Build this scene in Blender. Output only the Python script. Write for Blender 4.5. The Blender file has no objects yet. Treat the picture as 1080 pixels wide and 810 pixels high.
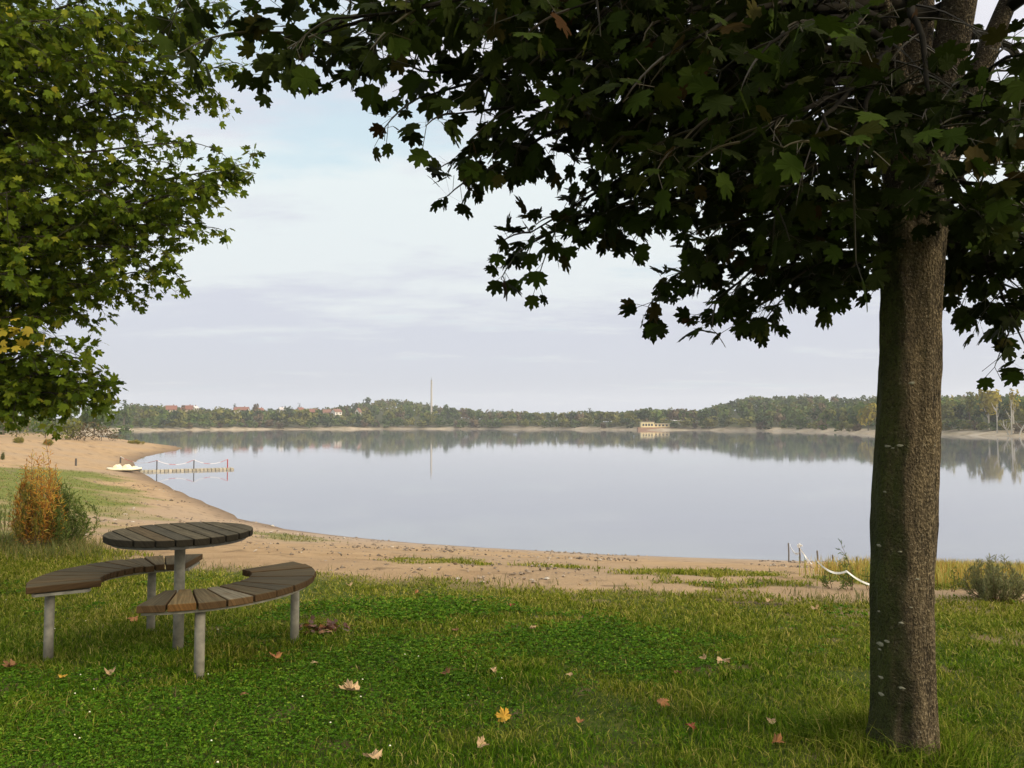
import bpy, math, numpy as np
from math import radians as R, pi, sin, cos
rng = np.random.default_rng(7)
scene = bpy.context.scene
col = scene.collection

# ------------------------------------------------------------------ camera
F, CX, CY, HOR = 840.0, 540.0, 405.0, 446.0
PITCH = math.atan((HOR - CY) / F)
CAMZ = 1.6
WATER = -3.2
cam_d = bpy.data.cameras.new('camera'); cam = bpy.data.objects.new('camera', cam_d); col.objects.link(cam)
cam.location = (0, 0, CAMZ); cam.rotation_euler = (pi / 2 + PITCH, 0, 0)
cam_d.sensor_width = 36; cam_d.lens = F / 1080 * 36; cam_d.clip_end = 8000; cam_d.clip_start = .05
scene.camera = cam

def ray(px, py):
    v = (CY - py) / F
    y = cos(PITCH) - v * sin(PITCH); z = sin(PITCH) + v * cos(PITCH)
    return (px - CX) / F / y, z / y          # X per Y, Z per Y
def at(px, py, Y):
    a, b = ray(px, py); return np.array((a * Y, Y, CAMZ + b * Y))
def onz(px, py, z):
    a, b = ray(px, py); Y = (z - CAMZ) / b; return np.array((a * Y, Y, z))

# ------------------------------------------------------------------ object helpers
def tag(o, label=None, cat=None, group=None, kind=None):
    if label: o['label'] = label
    if cat: o['category'] = cat
    if group: o['group'] = group
    if kind: o['kind'] = kind
    return o
def empty(name, loc, rz=0.0):
    o = bpy.data.objects.new(name, None); col.objects.link(o)
    o.location = loc; o.rotation_euler = (0, 0, rz); o.empty_display_size = .2
    return o
class G:                                     # collects geometry of ONE mesh
    def __init__(s): s.V = []; s.P = []; s.n = 0; s.MI = []
    def add(s, V, *polys, mi=0):
        V = np.asarray(V, float).reshape(-1, 3)
        for p in polys:
            p = np.asarray(p, int)
            if p.size: s.P.append(p + s.n); s.MI.append(mi)
        s.V.append(V); s.n += len(V); return s
    def tube(s, pts, rad, sides=8, cap=True):
        pts = np.asarray(pts, float); k = len(pts); rad = np.broadcast_to(np.asarray(rad, float), (k,))
        t = np.gradient(pts, axis=0); t /= np.linalg.norm(t, axis=1, keepdims=True) + 1e-9
        ref = np.array((0, 0, 1.)) if abs(t[0][2]) < .9 else np.array((1., 0, 0))
        u = np.cross(t, ref); u /= np.linalg.norm(u, axis=1, keepdims=True) + 1e-9
        w = np.cross(t, u)
        a = np.arange(sides) / sides * 2 * pi
        ring = pts[:, None] + rad[:, None, None] * (np.cos(a)[None, :, None] * u[:, None] + np.sin(a)[None, :, None] * w[:, None])
        i = np.arange(k - 1)[:, None] * sides; j = np.arange(sides)[None]; j2 = (j + 1) % sides
        q = np.stack([i + j, i + j2, i + sides + j2, i + sides + j], -1).reshape(-1, 4)
        P = [q]
        if cap: P += [np.arange(sides)[None, ::-1], (np.arange(sides) + (k - 1) * sides)[None]]
        return s.add(ring.reshape(-1, 3), *P)
    def box(s, c, size, rz=0.0, mi=0):
        d = np.array([(x, y, z) for z in (-.5, .5) for x, y in ((-.5, -.5), (.5, -.5), (.5, .5), (-.5, .5))]) * size
        r = np.array([[cos(rz), -sin(rz), 0], [sin(rz), cos(rz), 0], [0, 0, 1]])
        return s.add(d @ r.T + c, [[3, 2, 1, 0], [4, 5, 6, 7], [0, 1, 5, 4], [1, 2, 6, 5], [2, 3, 7, 6], [3, 0, 4, 7]], mi=mi)
    def inst(s, T, polys, pos, d, n, sc):
        pos = np.asarray(pos, float); d = nrm(d); n = n - (n * d).sum(1, keepdims=True) * d; n = nrm(n)
        x = np.cross(d, n)
        M = np.stack([x, d, n], 2)
        sc = np.asarray(sc, float)
        if sc.ndim == 1: sc = sc[:, None].repeat(3, 1)
        W = np.einsum('nij,nkj->nki', M, T[None] * sc[:, None]) + pos[:, None]
        N = len(pos); k = len(T)
        return s.add(W.reshape(-1, 3), *[(p[None] + (np.arange(N) * k)[:, None, None]).reshape(-1, p.shape[1]) for p in polys])
    def build(s, name, mats, parent=None, smooth=False, uv=None):
        me = bpy.data.meshes.new(name)
        V = np.concatenate(s.V).astype(np.float32)
        me.vertices.add(len(V)); me.vertices.foreach_set('co', V.ravel())
        tot = np.concatenate([np.full(len(p), p.shape[1]) for p in s.P])
        vi = np.concatenate([p.ravel() for p in s.P])
        me.loops.add(len(vi)); me.loops.foreach_set('vertex_index', vi.astype(np.int32))
        me.polygons.add(len(tot))
        st = np.concatenate([[0], np.cumsum(tot)[:-1]])
        me.polygons.foreach_set('loop_start', st.astype(np.int32))
        if not isinstance(mats, (list, tuple)): mats = [mats]
        for m in mats: me.materials.append(m)
        if len(mats) > 1:
            me.polygons.foreach_set('material_index', np.concatenate([np.full(len(p), i) for p, i in zip(s.P, s.MI)]).astype(np.int32))
        me.polygons.foreach_set('use_smooth', np.full(len(tot), smooth))
        me.update(calc_edges=True)
        o = bpy.data.objects.new(name, me); col.objects.link(o)
        if parent: o.parent = parent
        return o
def nrm(v): return v / (np.linalg.norm(v, axis=-1, keepdims=True) + 1e-9)
def rdir(n): return nrm(rng.normal(size=(n, 3)))
def bevel(o, w, seg=1):
    m = o.modifiers.new('bevel', 'BEVEL'); m.width = w; m.segments = seg; m.limit_method = 'ANGLE'; return o
def smooth_noise(x, y, sc, seed):
    "cheap value noise 0..1"
    r = np.random.default_rng(seed); T = r.random((64, 64))
    x = np.asarray(x) / sc; y = np.asarray(y) / sc
    i = np.floor(x).astype(int); j = np.floor(y).astype(int); f = x - i; g = y - j
    f = f * f * (3 - 2 * f); g = g * g * (3 - 2 * g)
    t = lambda a, b: T[a % 64, b % 64]
    return (t(i, j) * (1 - f) + t(i + 1, j) * f) * (1 - g) + (t(i, j + 1) * (1 - f) + t(i + 1, j + 1) * f) * g

# ------------------------------------------------------------------ material helpers
class Mat:
    def __init__(s, name, rough=.8, spec=.3):
        s.m = bpy.data.materials.new(name); s.m.use_nodes = True; s.nt = s.m.node_tree
        s.b = s.nt.nodes['Principled BSDF']; s.b.inputs['Roughness'].default_value = rough
        s.b.inputs['Specular IOR Level'].default_value = spec
    def n(s, t, **kw):
        nd = s.nt.nodes.new(t)
        for k, v in kw.items():
            if k in nd.inputs: s.put(nd.inputs[k], v)
            else: setattr(nd, k, v)
        return nd
    def put(s, sock, v):
        if isinstance(v, bpy.types.NodeSocket): s.nt.links.new(v, sock)
        else: sock.default_value = v
    def noise(s, vec, scale, detail=4, rough=.55, out='Fac'):
        return s.n('ShaderNodeTexNoise', Vector=vec, Scale=scale, Detail=detail, Roughness=rough).outputs[out]
    def vscale(s, vec, sc):
        return s.n('ShaderNodeMapping', Vector=vec, Scale=sc).outputs[0]
    def math(s, op, a, b=0.0, clamp=False):
        nd = s.nt.nodes.new('ShaderNodeMath'); nd.operation = op; nd.use_clamp = clamp
        s.put(nd.inputs[0], a); s.put(nd.inputs[1], b); return nd.outputs[0]
    def ramp(s, fac, stops):
        nd = s.nt.nodes.new('ShaderNodeValToRGB'); s.put(nd.inputs[0], fac)
        e = nd.color_ramp.elements
        while len(e) < len(stops): e.new(.5)
        for x, (p, c) in zip(e, stops):
            x.position = p; x.color = (*c, 1) if len(c) == 3 else c
        return nd.outputs[0]
    def mix(s, f, a, b, blend='MIX'):
        nd = s.nt.nodes.new('ShaderNodeMix'); nd.data_type = 'RGBA'; nd.blend_type = blend
        for k, v in ((0, f), (6, a), (7, b)):
            s.put(nd.inputs[k], (*v, 1) if isinstance(v, tuple) and len(v) == 3 else v)
        return nd.outputs[2]
    def step(s, v, lo, hi):
        nd = s.nt.nodes.new('ShaderNodeMapRange'); s.put(nd.inputs[0], v)
        nd.inputs[1].default_value = lo; nd.inputs[2].default_value = hi; nd.clamp = True; nd.interpolation_type = 'SMOOTHSTEP'
        return nd.outputs[0]
    def color(s, c): s.put(s.b.inputs['Base Color'], (*c, 1) if isinstance(c, tuple) and len(c) == 3 else c); return s
    def bump(s, h, strength=.5, dist=.01):
        s.put(s.b.inputs['Normal'], s.n('ShaderNodeBump', Height=h, Strength=strength, Distance=dist).outputs[0]); return s
    def obj(s): return s.n('ShaderNodeTexCoord').outputs['Object']
    def pos(s): return s.n('ShaderNodeNewGeometry').outputs['Position']
    def isl(s): return s.n('ShaderNodeNewGeometry').outputs['Random Per Island']
    def oi(s): return s.n('ShaderNodeObjectInfo').outputs['Random']
    def translucent(s, c, f):
        t = s.n('ShaderNodeBsdfTranslucent'); s.put(t.inputs[0], (*c, 1) if isinstance(c, tuple) else c)
        mx = s.n('ShaderNodeMixShader'); mx.inputs[0].default_value = f
        s.nt.links.new(s.b.outputs[0], mx.inputs[1]); s.nt.links.new(t.outputs[0], mx.inputs[2])
        s.nt.links.new(mx.outputs[0], s.nt.nodes['Material Output'].inputs['Surface']); return s
def leafmat(name, stops, trans=.2, patch=None, rough=.55, spec=.3):
    m = Mat(name, rough, spec)
    c = m.ramp(m.isl(), stops)
    if patch:
        sc, colr, lo, hi = patch
        c = m.mix(m.step(m.noise(m.pos(), sc, 3), lo, hi), c, colr)
    m.color(c)
    if trans: m.translucent(c, trans)
    return m.m
def plain(name, c, rough=.6, spec=.3, var=.25, sc=8.0, metal=0.0):
    m = Mat(name, rough, spec); nz = m.noise(m.obj(), sc, 5)
    lo = tuple(x * (1 - var) for x in c); hi = tuple(min(1, x * (1 + var)) for x in c)
    m.color(m.ramp(nz, [(.3, lo), (.7, hi)])); m.bump(nz, .15, .01); m.b.inputs['Metallic'].default_value = metal
    return m.m

# ------------------------------------------------------------------ lake outline and terrain height
near_px = [(1080, 597.5), (960, 596.5), (850, 592), (740, 588.5), (640, 585), (540, 579.5), (440, 573), (370, 566.5), (300, 558), (265, 550), (240, 540), (218, 531.5), (200, 524),
           (180, 514), (170, 509), (158, 503), (149, 498), (142, 492.5), (141, 488), (150, 483), (165, 479), (182, 476), (193, 473), (186, 470.6), (160, 469.3), (130, 468), (112, 466.5)]
far_px = [(104, 464), (100, 460), (112, 456.8), (140, 454.2), (200, 453.5), (260, 453), (330, 452.8), (420, 452.5), (520, 452.6), (600, 453), (680, 453.6), (740, 453.8), (800, 454.3),
          (860, 455.5), (900, 457.5), (930, 458.2), (985, 458.3), (1030, 459.3), (1080, 460.5)]
P2 = lambda q: onz(q[0], q[1], WATER)[:2]
def densify(poly, jitter, seed):
    r = np.random.default_rng(seed); out = []
    for a, b in zip(poly[:-1], poly[1:]):
        d = np.linalg.norm(b - a); k = max(1, min(8, int(d / (a[1] * .03 + .4))))
        for i in range(k):
            p = a + (b - a) * i / k
            if i: p = p + r.normal(size=2) * jitter * d / k
            out.append(p)
    out.append(poly[-1]); return out
NEAR = densify([P2(q) for q in near_px], .05, 1); FAR = densify([P2(q) for q in far_px], .06, 2)
LAKE = np.array([np.array(p) for p in [(60, 23.), (35, 25.)]] + list(NEAR) + list(FAR) + [np.array(p) for p in [(215., 240.), (270., 170.), (240., 80.), (160., 25.)]])
NFIRST = 2
farpts = np.array(FAR)

def lake_sd(x, y):
    "signed distance: positive on land"
    x = np.asarray(x, float); y = np.asarray(y, float); sh = x.shape; x = x.ravel(); y = y.ravel()
    best = np.full(x.shape, 1e18); inside = np.zeros(x.shape, bool)
    A = LAKE; B = np.roll(LAKE, -1, 0)
    for a, b in zip(A, B):
        e = b - a; t = np.clip(((x - a[0]) * e[0] + (y - a[1]) * e[1]) / (e @ e), 0, 1)
        best = np.minimum(best, (x - a[0] - t * e[0]) ** 2 + (y - a[1] - t * e[1]) ** 2)
        c = ((a[1] > y) != (b[1] > y)) & (x < (b[0] - a[0]) * (y - a[1]) / (b[1] - a[1] + 1e-12) + a[0]); inside ^= c
    d = np.sqrt(best); return np.where(inside, -d, d).reshape(sh)

sky_px = np.array([(-400, 424), (0, 424), (120, 423), (150, 427), (200, 431), (240, 432), (300, 432), (350, 430), (390, 423), (420, 421.5), (450, 426), (480, 431), (520, 434), (560, 435), (600, 434.5),
                   (660, 435), (680, 432), (740, 433), (762, 426), (790, 418.5), (850, 416.5), (920, 417), (990, 416.5), (1030, 416), (1080, 418), (1500, 418)], float)
faredge_px = np.array([(104, 464)] + far_px[3:], float)
def far_dist(x, y): return np.hypot(x, y)
def height(x, y):
    x = np.asarray(x, float); y = np.asarray(y, float)
    s = lake_sd(x, y)
    # near bank: lawn shelf falling slowly, then the beach slope
    d = np.maximum(np.hypot(x, y) * np.where(y > 0, 1, -1), -5)
    shelf = np.where(d < 9, -.045 * (d - 3.2), -.261 - .0045 * np.minimum(d - 9, 260))
    shelf = np.where(d < 3.2, -.01 * (d - 3.2), shelf)
    beach = WATER + .153 * s
    k = .12
    hmin = np.where(s > 0, -np.log(np.exp(-np.clip(shelf - WATER, -5, 8) / k) + np.exp(-np.clip(beach - WATER, -5, 8) / k)) * k + WATER, beach)
    hmin = np.maximum(hmin, WATER - 3)
    # far bank and the hills behind it
    px = CX + F * x / np.maximum(y, 1e-3)
    px = np.where(y > 1, px, 2000)
    sk = np.interp(px, sky_px[:, 0], sky_px[:, 1]); yd = np.interp(px, faredge_px[:, 0], faredge_px[:, 1])
    D0 = (CAMZ - WATER) * F / (yd - HOR)
    top = np.maximum((HOR - sk) / F * (D0 + 330) + CAMZ - 10.5, 1.5)
    t = np.maximum(s, 0)
    sm = np.clip((t - 22) / 290, 0, 1); sm = sm * sm * (3 - 2 * sm)
    bt = WATER + 1.7 + .5 * (smooth_noise(x, y, 40, 51) - .5) + .5 * (smooth_noise(x, y, 13, 52) - .5)
    bank = WATER + (bt - WATER) * np.clip(t / 7, 0, 1) ** .8
    hf = np.where(t < 7, bank, bt + (1.2 - bt) * np.clip((t - 9) / 22, 0, 1) + (top - 1.2) * sm ** .8)
    hf = np.where(s > 0, hf, np.maximum(WATER + .4 * s, WATER - 3))
    far = np.clip((y - 215) / 40, 0, 1)
    far = np.where(x > 150, np.clip((y - 190) / 40, 0, 1), far)
    return hmin * (1 - far) + hf * far
def gz(x, y): return float(height(np.array([x]), np.array([y]))[0])
def g(px, py):
    "first terrain point seen along a pixel's ray"
    a, b = ray(px, py)
    Y = np.geomspace(1.5, 1200, 4000); h = height(a * Y, Y); zz = CAMZ + b * Y
    k = np.argmax(zz < h) if (zz < h).any() else len(Y) - 1
    return np.array((a * Y[k], Y[k], h[k]))

def inpoly(x, y, poly):
    inside = np.zeros(np.shape(x), bool); poly = np.asarray(poly)
    for a, b in zip(poly, np.roll(poly, -1, 0)):
        inside ^= ((a[1] > y) != (b[1] > y)) & (x < (b[0] - a[0]) * (y - a[1]) / (b[1] - a[1] + 1e-12) + a[0])
    return inside
def segd(x, y, poly):
    best = np.full(np.shape(x), 1e18); poly = np.asarray(poly)
    for a, b in zip(poly, np.roll(poly, -1, 0)):
        e = b - a; t = np.clip(((x - a[0]) * e[0] + (y - a[1]) * e[1]) / (e @ e + 1e-12), 0, 1)
        best = np.minimum(best, (x - a[0] - t * e[0]) ** 2 + (y - a[1] - t * e[1]) ** 2)
    return np.sqrt(best)
def soft(x, y, poly, w):
    d = segd(x, y, poly); s = np.where(inpoly(x, y, poly), d, -d)
    return np.clip(.5 + s / (2 * w), 0, 1)
G2 = lambda pts: np.array([g(*p)[:2] for p in pts])
# edge of the lawn, seen from left to right
lawn_far = G2([(-60, 558), (0, 560), (50, 568), (95, 582), (150, 596), (220, 603), (300, 608), (400, 613), (500, 619), (600, 624), (700, 627), (800, 630), (870, 634), (940, 637), (1010, 635), (1100, 637)])
LAWN = np.vstack([[(-40, lawn_far[0][1])], lawn_far, [(40, lawn_far[-1][1] + .3), (60, -40), (-60, -40)]])
PATCH = G2([(-60, 491), (0, 492), (40, 492.5), (65, 496), (100, 498), (122, 504), (137, 514), (146, 527), (148, 536), (138, 545), (112, 548), (90, 552), (60, 556), (20, 560), (-60, 560)])
STRIPS = [G2(q) for q in ([(262, 561), (300, 562), (345, 568), (352, 573), (300, 571), (268, 567)], [(585, 597), (650, 600), (760, 603), (850, 604), (875, 609), (780, 610), (680, 607), (600, 601)],
          [(790, 612), (880, 612), (900, 617), (820, 617)], [(108, 538), (135, 543), (128, 548), (105, 545)], [(440, 590), (500, 591), (505, 594), (450, 593)], [(640, 612), (720, 615), (760, 619), (650, 617)])]
REED = G2([(852, 611), (872, 603), (905, 599), (940, 599), (1000, 600), (1130, 600), (1130, 622), (1040, 623), (985, 621), (940, 620), (900, 617)])
SOIL = [(G2([(740, 633.5), (790, 634), (850, 637.5), (842, 640.5), (770, 639.5)]), .05), (G2([(238, 644), (272, 643), (282, 651), (268, 657), (248, 655)]), .05)]
BARE = [(G2([(850, 643), (900, 641), (960, 645), (950, 651), (880, 650)]), .12), (G2([(1050, 672), (1090, 668), (1090, 680), (1055, 679)]), .1)]
CLOVER = [(g(120, 770), 1.3, .9), (g(360, 730), 1.25, .95), (g(470, 690), .9, .55), (g(610, 680), 1.0, .75), (g(430, 645), 1.5, .6), (g(700, 700), .5, .3), (g(30, 730), .9, .6)]
def cover(x, y):
    "grass, soil, clover amounts over the ground"
    n1 = smooth_noise(x, y, .8, 3); n2 = smooth_noise(x, y, .22, 4); n3 = smooth_noise(x, y, 3.0, 5)
    gr = soft(x, y, LAWN, .8)
    gr = np.clip((gr - .5) * 2 + .5 + (n1 - .5) * .8 + (n2 - .5) * .6, 0, 1)
    wob = (smooth_noise(x, y, 5, 6) - .5) * .9 + (smooth_noise(x, y, 1.6, 8) - .5) * .8
    gr = np.maximum(gr, np.clip((soft(x, y, PATCH, 4.0) + wob * .45 - .45) * 3.5, 0, 1) * .97)
    for st in STRIPS:
        gr = np.maximum(gr, np.clip((soft(x, y, st, .9) + (n1 - .5) * .8 + (n2 - .5) * .5 - .5) * 2.0, 0, .7))
    gr = np.maximum(gr, np.clip((soft(x, y, REED, .5) + (n1 - .5) * .5 - .4) * 3, 0, .9))
    so = np.zeros(np.shape(x))
    for p, w in SOIL: so = np.maximum(so, np.clip((soft(x, y, p, w * 5) + (n2 - .5) * 1.5 - .45) * 2.0, 0, 1))
    ba = np.zeros(np.shape(x))
    for p, w in BARE: ba = np.maximum(ba, np.clip((soft(x, y, p, w * 3) + (n2 - .5) * 1.3 - .4) * 2.0, 0, .55))
    gr = gr * (1 - so) * (1 - ba)
    cl = np.zeros(np.shape(x))
    for c, sx, sy in CLOVER: cl = np.maximum(cl, np.exp(-(((x - c[0]) / sx) ** 2 + ((y - c[1]) / sy) ** 2) ** 1.5))
    cl = np.clip((cl + (n1 - .5) * .9 + (n2 - .5) * .9 - .3) * 1.05 + .06, 0, 1)
    return gr, so, cl

# ------------------------------------------------------------------ ground sheet
az = np.concatenate([np.linspace(-180, -48, 40)[:-1], np.linspace(-48, 48, 520), np.linspace(48, 180, 40)[1:]]) * pi / 180
rad = np.concatenate([[.0, .8], np.geomspace(1.6, 60, 330), np.geomspace(61, 1700, 190)])
RR, AA = np.meshgrid(rad, az, indexing='ij'); gx = RR * np.sin(AA); gy = RR * np.cos(AA)
gh = height(gx, gy)
gr, so, cl = cover(gx, gy)
lsd = lake_sd(gx, gy)
gh = gh + np.where(lsd > .2, 1, 0) * ((smooth_noise(gx, gy, .5, 9) - .5) * .025 + (smooth_noise(gx, gy, 2.2, 10) - .5) * .06 * np.clip(gy / 12, 0, 1) * np.clip(lsd / 3, 0, 1))
gg = G(); na = len(az)
i = np.arange(len(rad) - 1)[:, None] * na; j = np.arange(na - 1)[None]
gg.add(np.stack([gx, gy, gh], -1), np.stack([i + j, i + na + j, i + na + j + 1, i + j + 1], -1).reshape(-1, 4)[:, ::-1])
m = Mat('ground_earth', .95, .1)
p = m.pos()
def attr(m, n): return m.n('ShaderNodeAttribute', attribute_name=n).outputs['Fac']
fine = m.noise(p, 18, 6, .7); mid = m.noise(p, 1.1, 5, .6); big = m.noise(p, .12, 4, .55)
sand = m.ramp(mid, [(.28, (.29, .19, .10)), (.5, (.385, .26, .14)), (.75, (.46, .32, .18))])
sand = m.mix(m.step(big, .4, .65), sand, (.35, .25, .155))
sand = m.mix(m.step(fine, .58, .8), sand, (.25, .18, .115))
sand = m.mix(m.math('MULTIPLY', m.step(fine, .35, .18), .6), sand, (.52, .39, .25))
ripple = m.noise(m.vscale(p, (.5, 3.0, 1)), 1.2, 5, .65)
sand = m.mix(m.math('MULTIPLY', m.step(ripple, .52, .66), .4), sand, (.3, .2, .115))
sand = m.mix(attr(m, 'gravel'), sand, m.ramp(fine, [(.3, (.25, .185, .13)), (.7, (.45, .36, .28))]))
sand = m.mix(attr(m, 'wet'), sand, (.15, .105, .07))
turf = m.ramp(m.noise(p, 9, 5, .7), [(.25, (.03, .045, .008)), (.5, (.06, .085, .014)), (.75, (.13, .13, .03))])
turf = m.mix(attr(m, 'farturf'), turf, m.ramp(m.noise(p, 1.6, 5, .7), [(.3, (.09, .12, .022)), (.55, (.15, .17, .035)), (.75, (.24, .2, .07))]))
c = m.mix(attr(m, 'grass'), sand, turf)
c = m.mix(attr(m, 'soil'), c, m.ramp(m.noise(p, 30, 5, .7), [(.3, (.022, .015, .01)), (.7, (.07, .05, .035))]))
c = m.mix(attr(m, 'farbank'), c, m.ramp(m.noise(p, .16, 5, .65), [(.3, (.2, .165, .10)), (.5, (.36, .29, .2)), (.7, (.45, .38, .29))]))
c = m.mix(attr(m, 'wood'), c, (.05, .055, .02))
m.color(c); m.bump(m.math('ADD', fine, m.math('MULTIPLY', m.noise(p, 2.6, 5, .62), 1.6)), .8, .06)
ground = gg.build('ground', m.m, smooth=True)
tag(ground, 'grassy lawn falling to a curved sandy beach round the lake', 'ground', kind='structure')
farmask = np.clip((gy - 215) / 20, 0, 1)
def setattr_f(o, n, a):
    at_ = o.data.attributes.new(n, 'FLOAT', 'POINT'); at_.data.foreach_set('value', a.astype(np.float32).ravel())
nw = smooth_noise(gx, gy, 6, 11)
setattr_f(ground, 'grass', np.where(farmask > .5, 0, gr)); setattr_f(ground, 'soil', so)
setattr_f(ground, 'farturf', np.clip((np.hypot(gx, gy) - 9) / 6, 0, 1))
setattr_f(ground, 'wet', np.clip(1 - (lsd / (.35 + gy * .028 * (.5 + nw))), 0, 1) * (gy < 215) * .85)
setattr_f(ground, 'gravel', np.clip(1 - lsd / (6 + 8 * nw), 0, 1) ** .7 * np.clip((gx + 26) / 20, 0, 1) * (gy < 60) * .8)
setattr_f(ground, 'farbank', farmask)
setattr_f(ground, 'wood', np.clip((lsd - 7 + 5 * (smooth_noise(gx, gy, 9, 53) - .5) + 5 * np.clip((gx - 240) / 30, 0, 1)) / 4, 0, 1) * farmask)

# ------------------------------------------------------------------ lake
lk = G(); ctr = np.array((0., 150.))
lp = np.array([p + 0 for p in LAKE])
# slightly larger than the shoreline so that the bank cuts it
lk.add(np.array([(-400, 15, WATER), (500, 15, WATER), (500, 760, WATER), (-400, 760, WATER)]), [[0, 1, 2, 3]])
m = Mat('lake_water', .035, .5)
p = m.pos()
w1 = m.noise(m.vscale(p, (.25, .9, 1)), .6, 4, .5); w2 = m.noise(m.vscale(p, (1.2, 3.0, 1)), 1.4, 3, .5)
m.b.inputs['IOR'].default_value = 1.5
m.color(m.ramp(m.noise(p, .02, 3), [(.3, (.17, .185, .215)), (.7, (.20, .21, .24))]))
m.bump(m.math('ADD', w1, m.math('MULTIPLY', w2, .25)), m.math('ADD', .025, m.math('MULTIPLY', m.step(m.noise(m.vscale(p, (.012, .05, 1)), 1.0, 4, .6), .45, .7), .12)), .04)
water = lk.build('lake', m.m); tag(water, 'calm grey lake mirroring the sky and the far trees', 'lake', kind='structure')

# ------------------------------------------------------------------ leaves
def star(half, centre, cup=.22, fold=.12):
    pts = list(half) + [(-x, y) for x, y in half[::-1] if x > 1e-6]
    V = [(0, centre, 0)] + [(x, y, 0) for x, y in pts]
    V = np.array(V, float)
    r2 = V[:, 0] ** 2 * 1.2 + (V[:, 1] - centre) ** 2
    V[:, 2] = -cup * r2 + fold * np.abs(V[:, 0]) * .8
    k = len(pts); T = np.array([(0, 1 + i, 1 + (i + 1) % k) for i in range(k)])
    return V, [T[:, ::-1]]
MAPLE = star([(0, 1.02), (.085, .86), (.15, .84), (.13, .64), (.28, .74), (.33, .83), (.40, .74), (.5, .73), (.44, .6), (.47, .5), (.33, .40), (.44, .34), (.52, .24), (.36, .17), (.27, .05), (.12, .07), (0, 0)], .38)
MAPLE_LOW = star([(0, 1.02), (.15, .78), (.13, .62), (.34, .8), (.5, .7), (.34, .42), (.5, .24), (.2, .04), (0, 0)], .36)
LEAF6 = (np.array([(0, 0, 0), (.28, .35, .04), (.2, .75, .02), (0, 1, -.08), (-.2, .75, .02), (-.28, .35, .04)]), [np.array([[0, 1, 2, 3], [0, 3, 4, 5]])])

def bez(a, c, b, n=10):
    t = np.linspace(0, 1, n)[:, None]; return (1 - t) ** 2 * a + 2 * t * (1 - t) * c + t * t * b
class Tree:
    "grows limbs, twigs and leaves; wood and leaves stay two meshes"
    def __init__(s, low_fn=None): s.wood = G(); s.LP = []; s.LD = []; s.LN = []; s.LS = []; s.pet = G(); s.tw = G()
    def branch(s, a, b, rise=.35, r0=.035, r1=.006, twigs=14, tl=.42, lpt=9, ls=.125, start=.25, droop=.25, sides=6):
        a = np.asarray(a, float); b = np.asarray(b, float); L = np.linalg.norm(b - a)
        c = (a + b) / 2 + np.array((0, 0, rise * L * .5)) + rng.normal(size=3) * .06 * L
        P = bez(a, c, b, 12)
        P[1:-1] += rng.normal(size=(10, 3)) * .006 * L
        s.wood.tube(P, np.linspace(r0, r1, 12), sides)
        for k in range(twigs):
            t = start + (1 - start) * (k + rng.random()) / twigs
            if k == twigs - 1: t = 1.0
            f = t * 11; i0 = min(int(f), 10); q = P[i0] + (P[i0 + 1] - P[i0]) * (f - i0)
            ax = nrm(P[i0 + 1] - P[i0])
            side = nrm(np.cross(ax, (0, 0, 1))) * (1 if k % 2 else -1)
            d = nrm(ax * rng.uniform(.3, 1.0) + side * rng.uniform(.4, 1.1) * (0 if t == 1 else 1) + rng.normal(size=3) * .25 + np.array((0, 0, rng.uniform(-.35, .25))))
            l = tl * rng.uniform(.55, 1.15) * (1 - .3 * t)
            e = q + d * l - np.array((0, 0, droop * l))
            Q = bez(q, q + d * l * .6, e, 5)
            s.tw.tube(Q, np.linspace(.006, .0025, 5), 4, False)
            s.leaves(Q, lpt, ls)
    def leaves(s, Q, n, ls):
        t = rng.uniform(.25, 1, n); t[:2] = 1
        f = t * (len(Q) - 1); i0 = np.minimum(f.astype(int), len(Q) - 2)
        q = Q[i0] + (Q[i0 + 1] - Q[i0]) * (f - i0)[:, None]
        ax = nrm(Q[-1] - Q[0])
        d = nrm(ax[None] * .5 + rng.normal(size=(n, 3)) * .75 + np.array((0, 0, -.15)))
        pl = rng.uniform(.05, .11, n)[:, None]
        base = q + d * pl
        dl = nrm(d * .7 + rng.normal(size=(n, 3)) * .3 + np.array((0, 0, -.38)))
        nn = nrm(np.array((0, 0, 1.)) + rng.normal(size=(n, 3)) * .42)
        s.LP.append(base); s.LD.append(dl); s.LN.append(nn); s.LS.append(ls * np.clip(rng.normal(1, .22, n), .5, 1.5))
        w = nrm(np.cross(d, rdir(n))) * .0016
        V = np.stack([q - w, q + w, base + w, base - w], 1).reshape(-1, 3)
        s.tw.add(V, np.arange(n * 4).reshape(-1, 4))
    def crown(s, tmpl, mat, parent, keep=None):
        LP, LD, LN, LS = map(np.concatenate, (s.LP, s.LD, s.LN, s.LS))
        if keep is not None:
            k = keep(LP); LP, LD, LN, LS = LP[k], LD[k], LN[k], LS[k]
        o = G().inst(tmpl[0], tmpl[1], LP, LD, LN, LS); o.build('crown', mat, parent)
        return len(LP)

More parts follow.
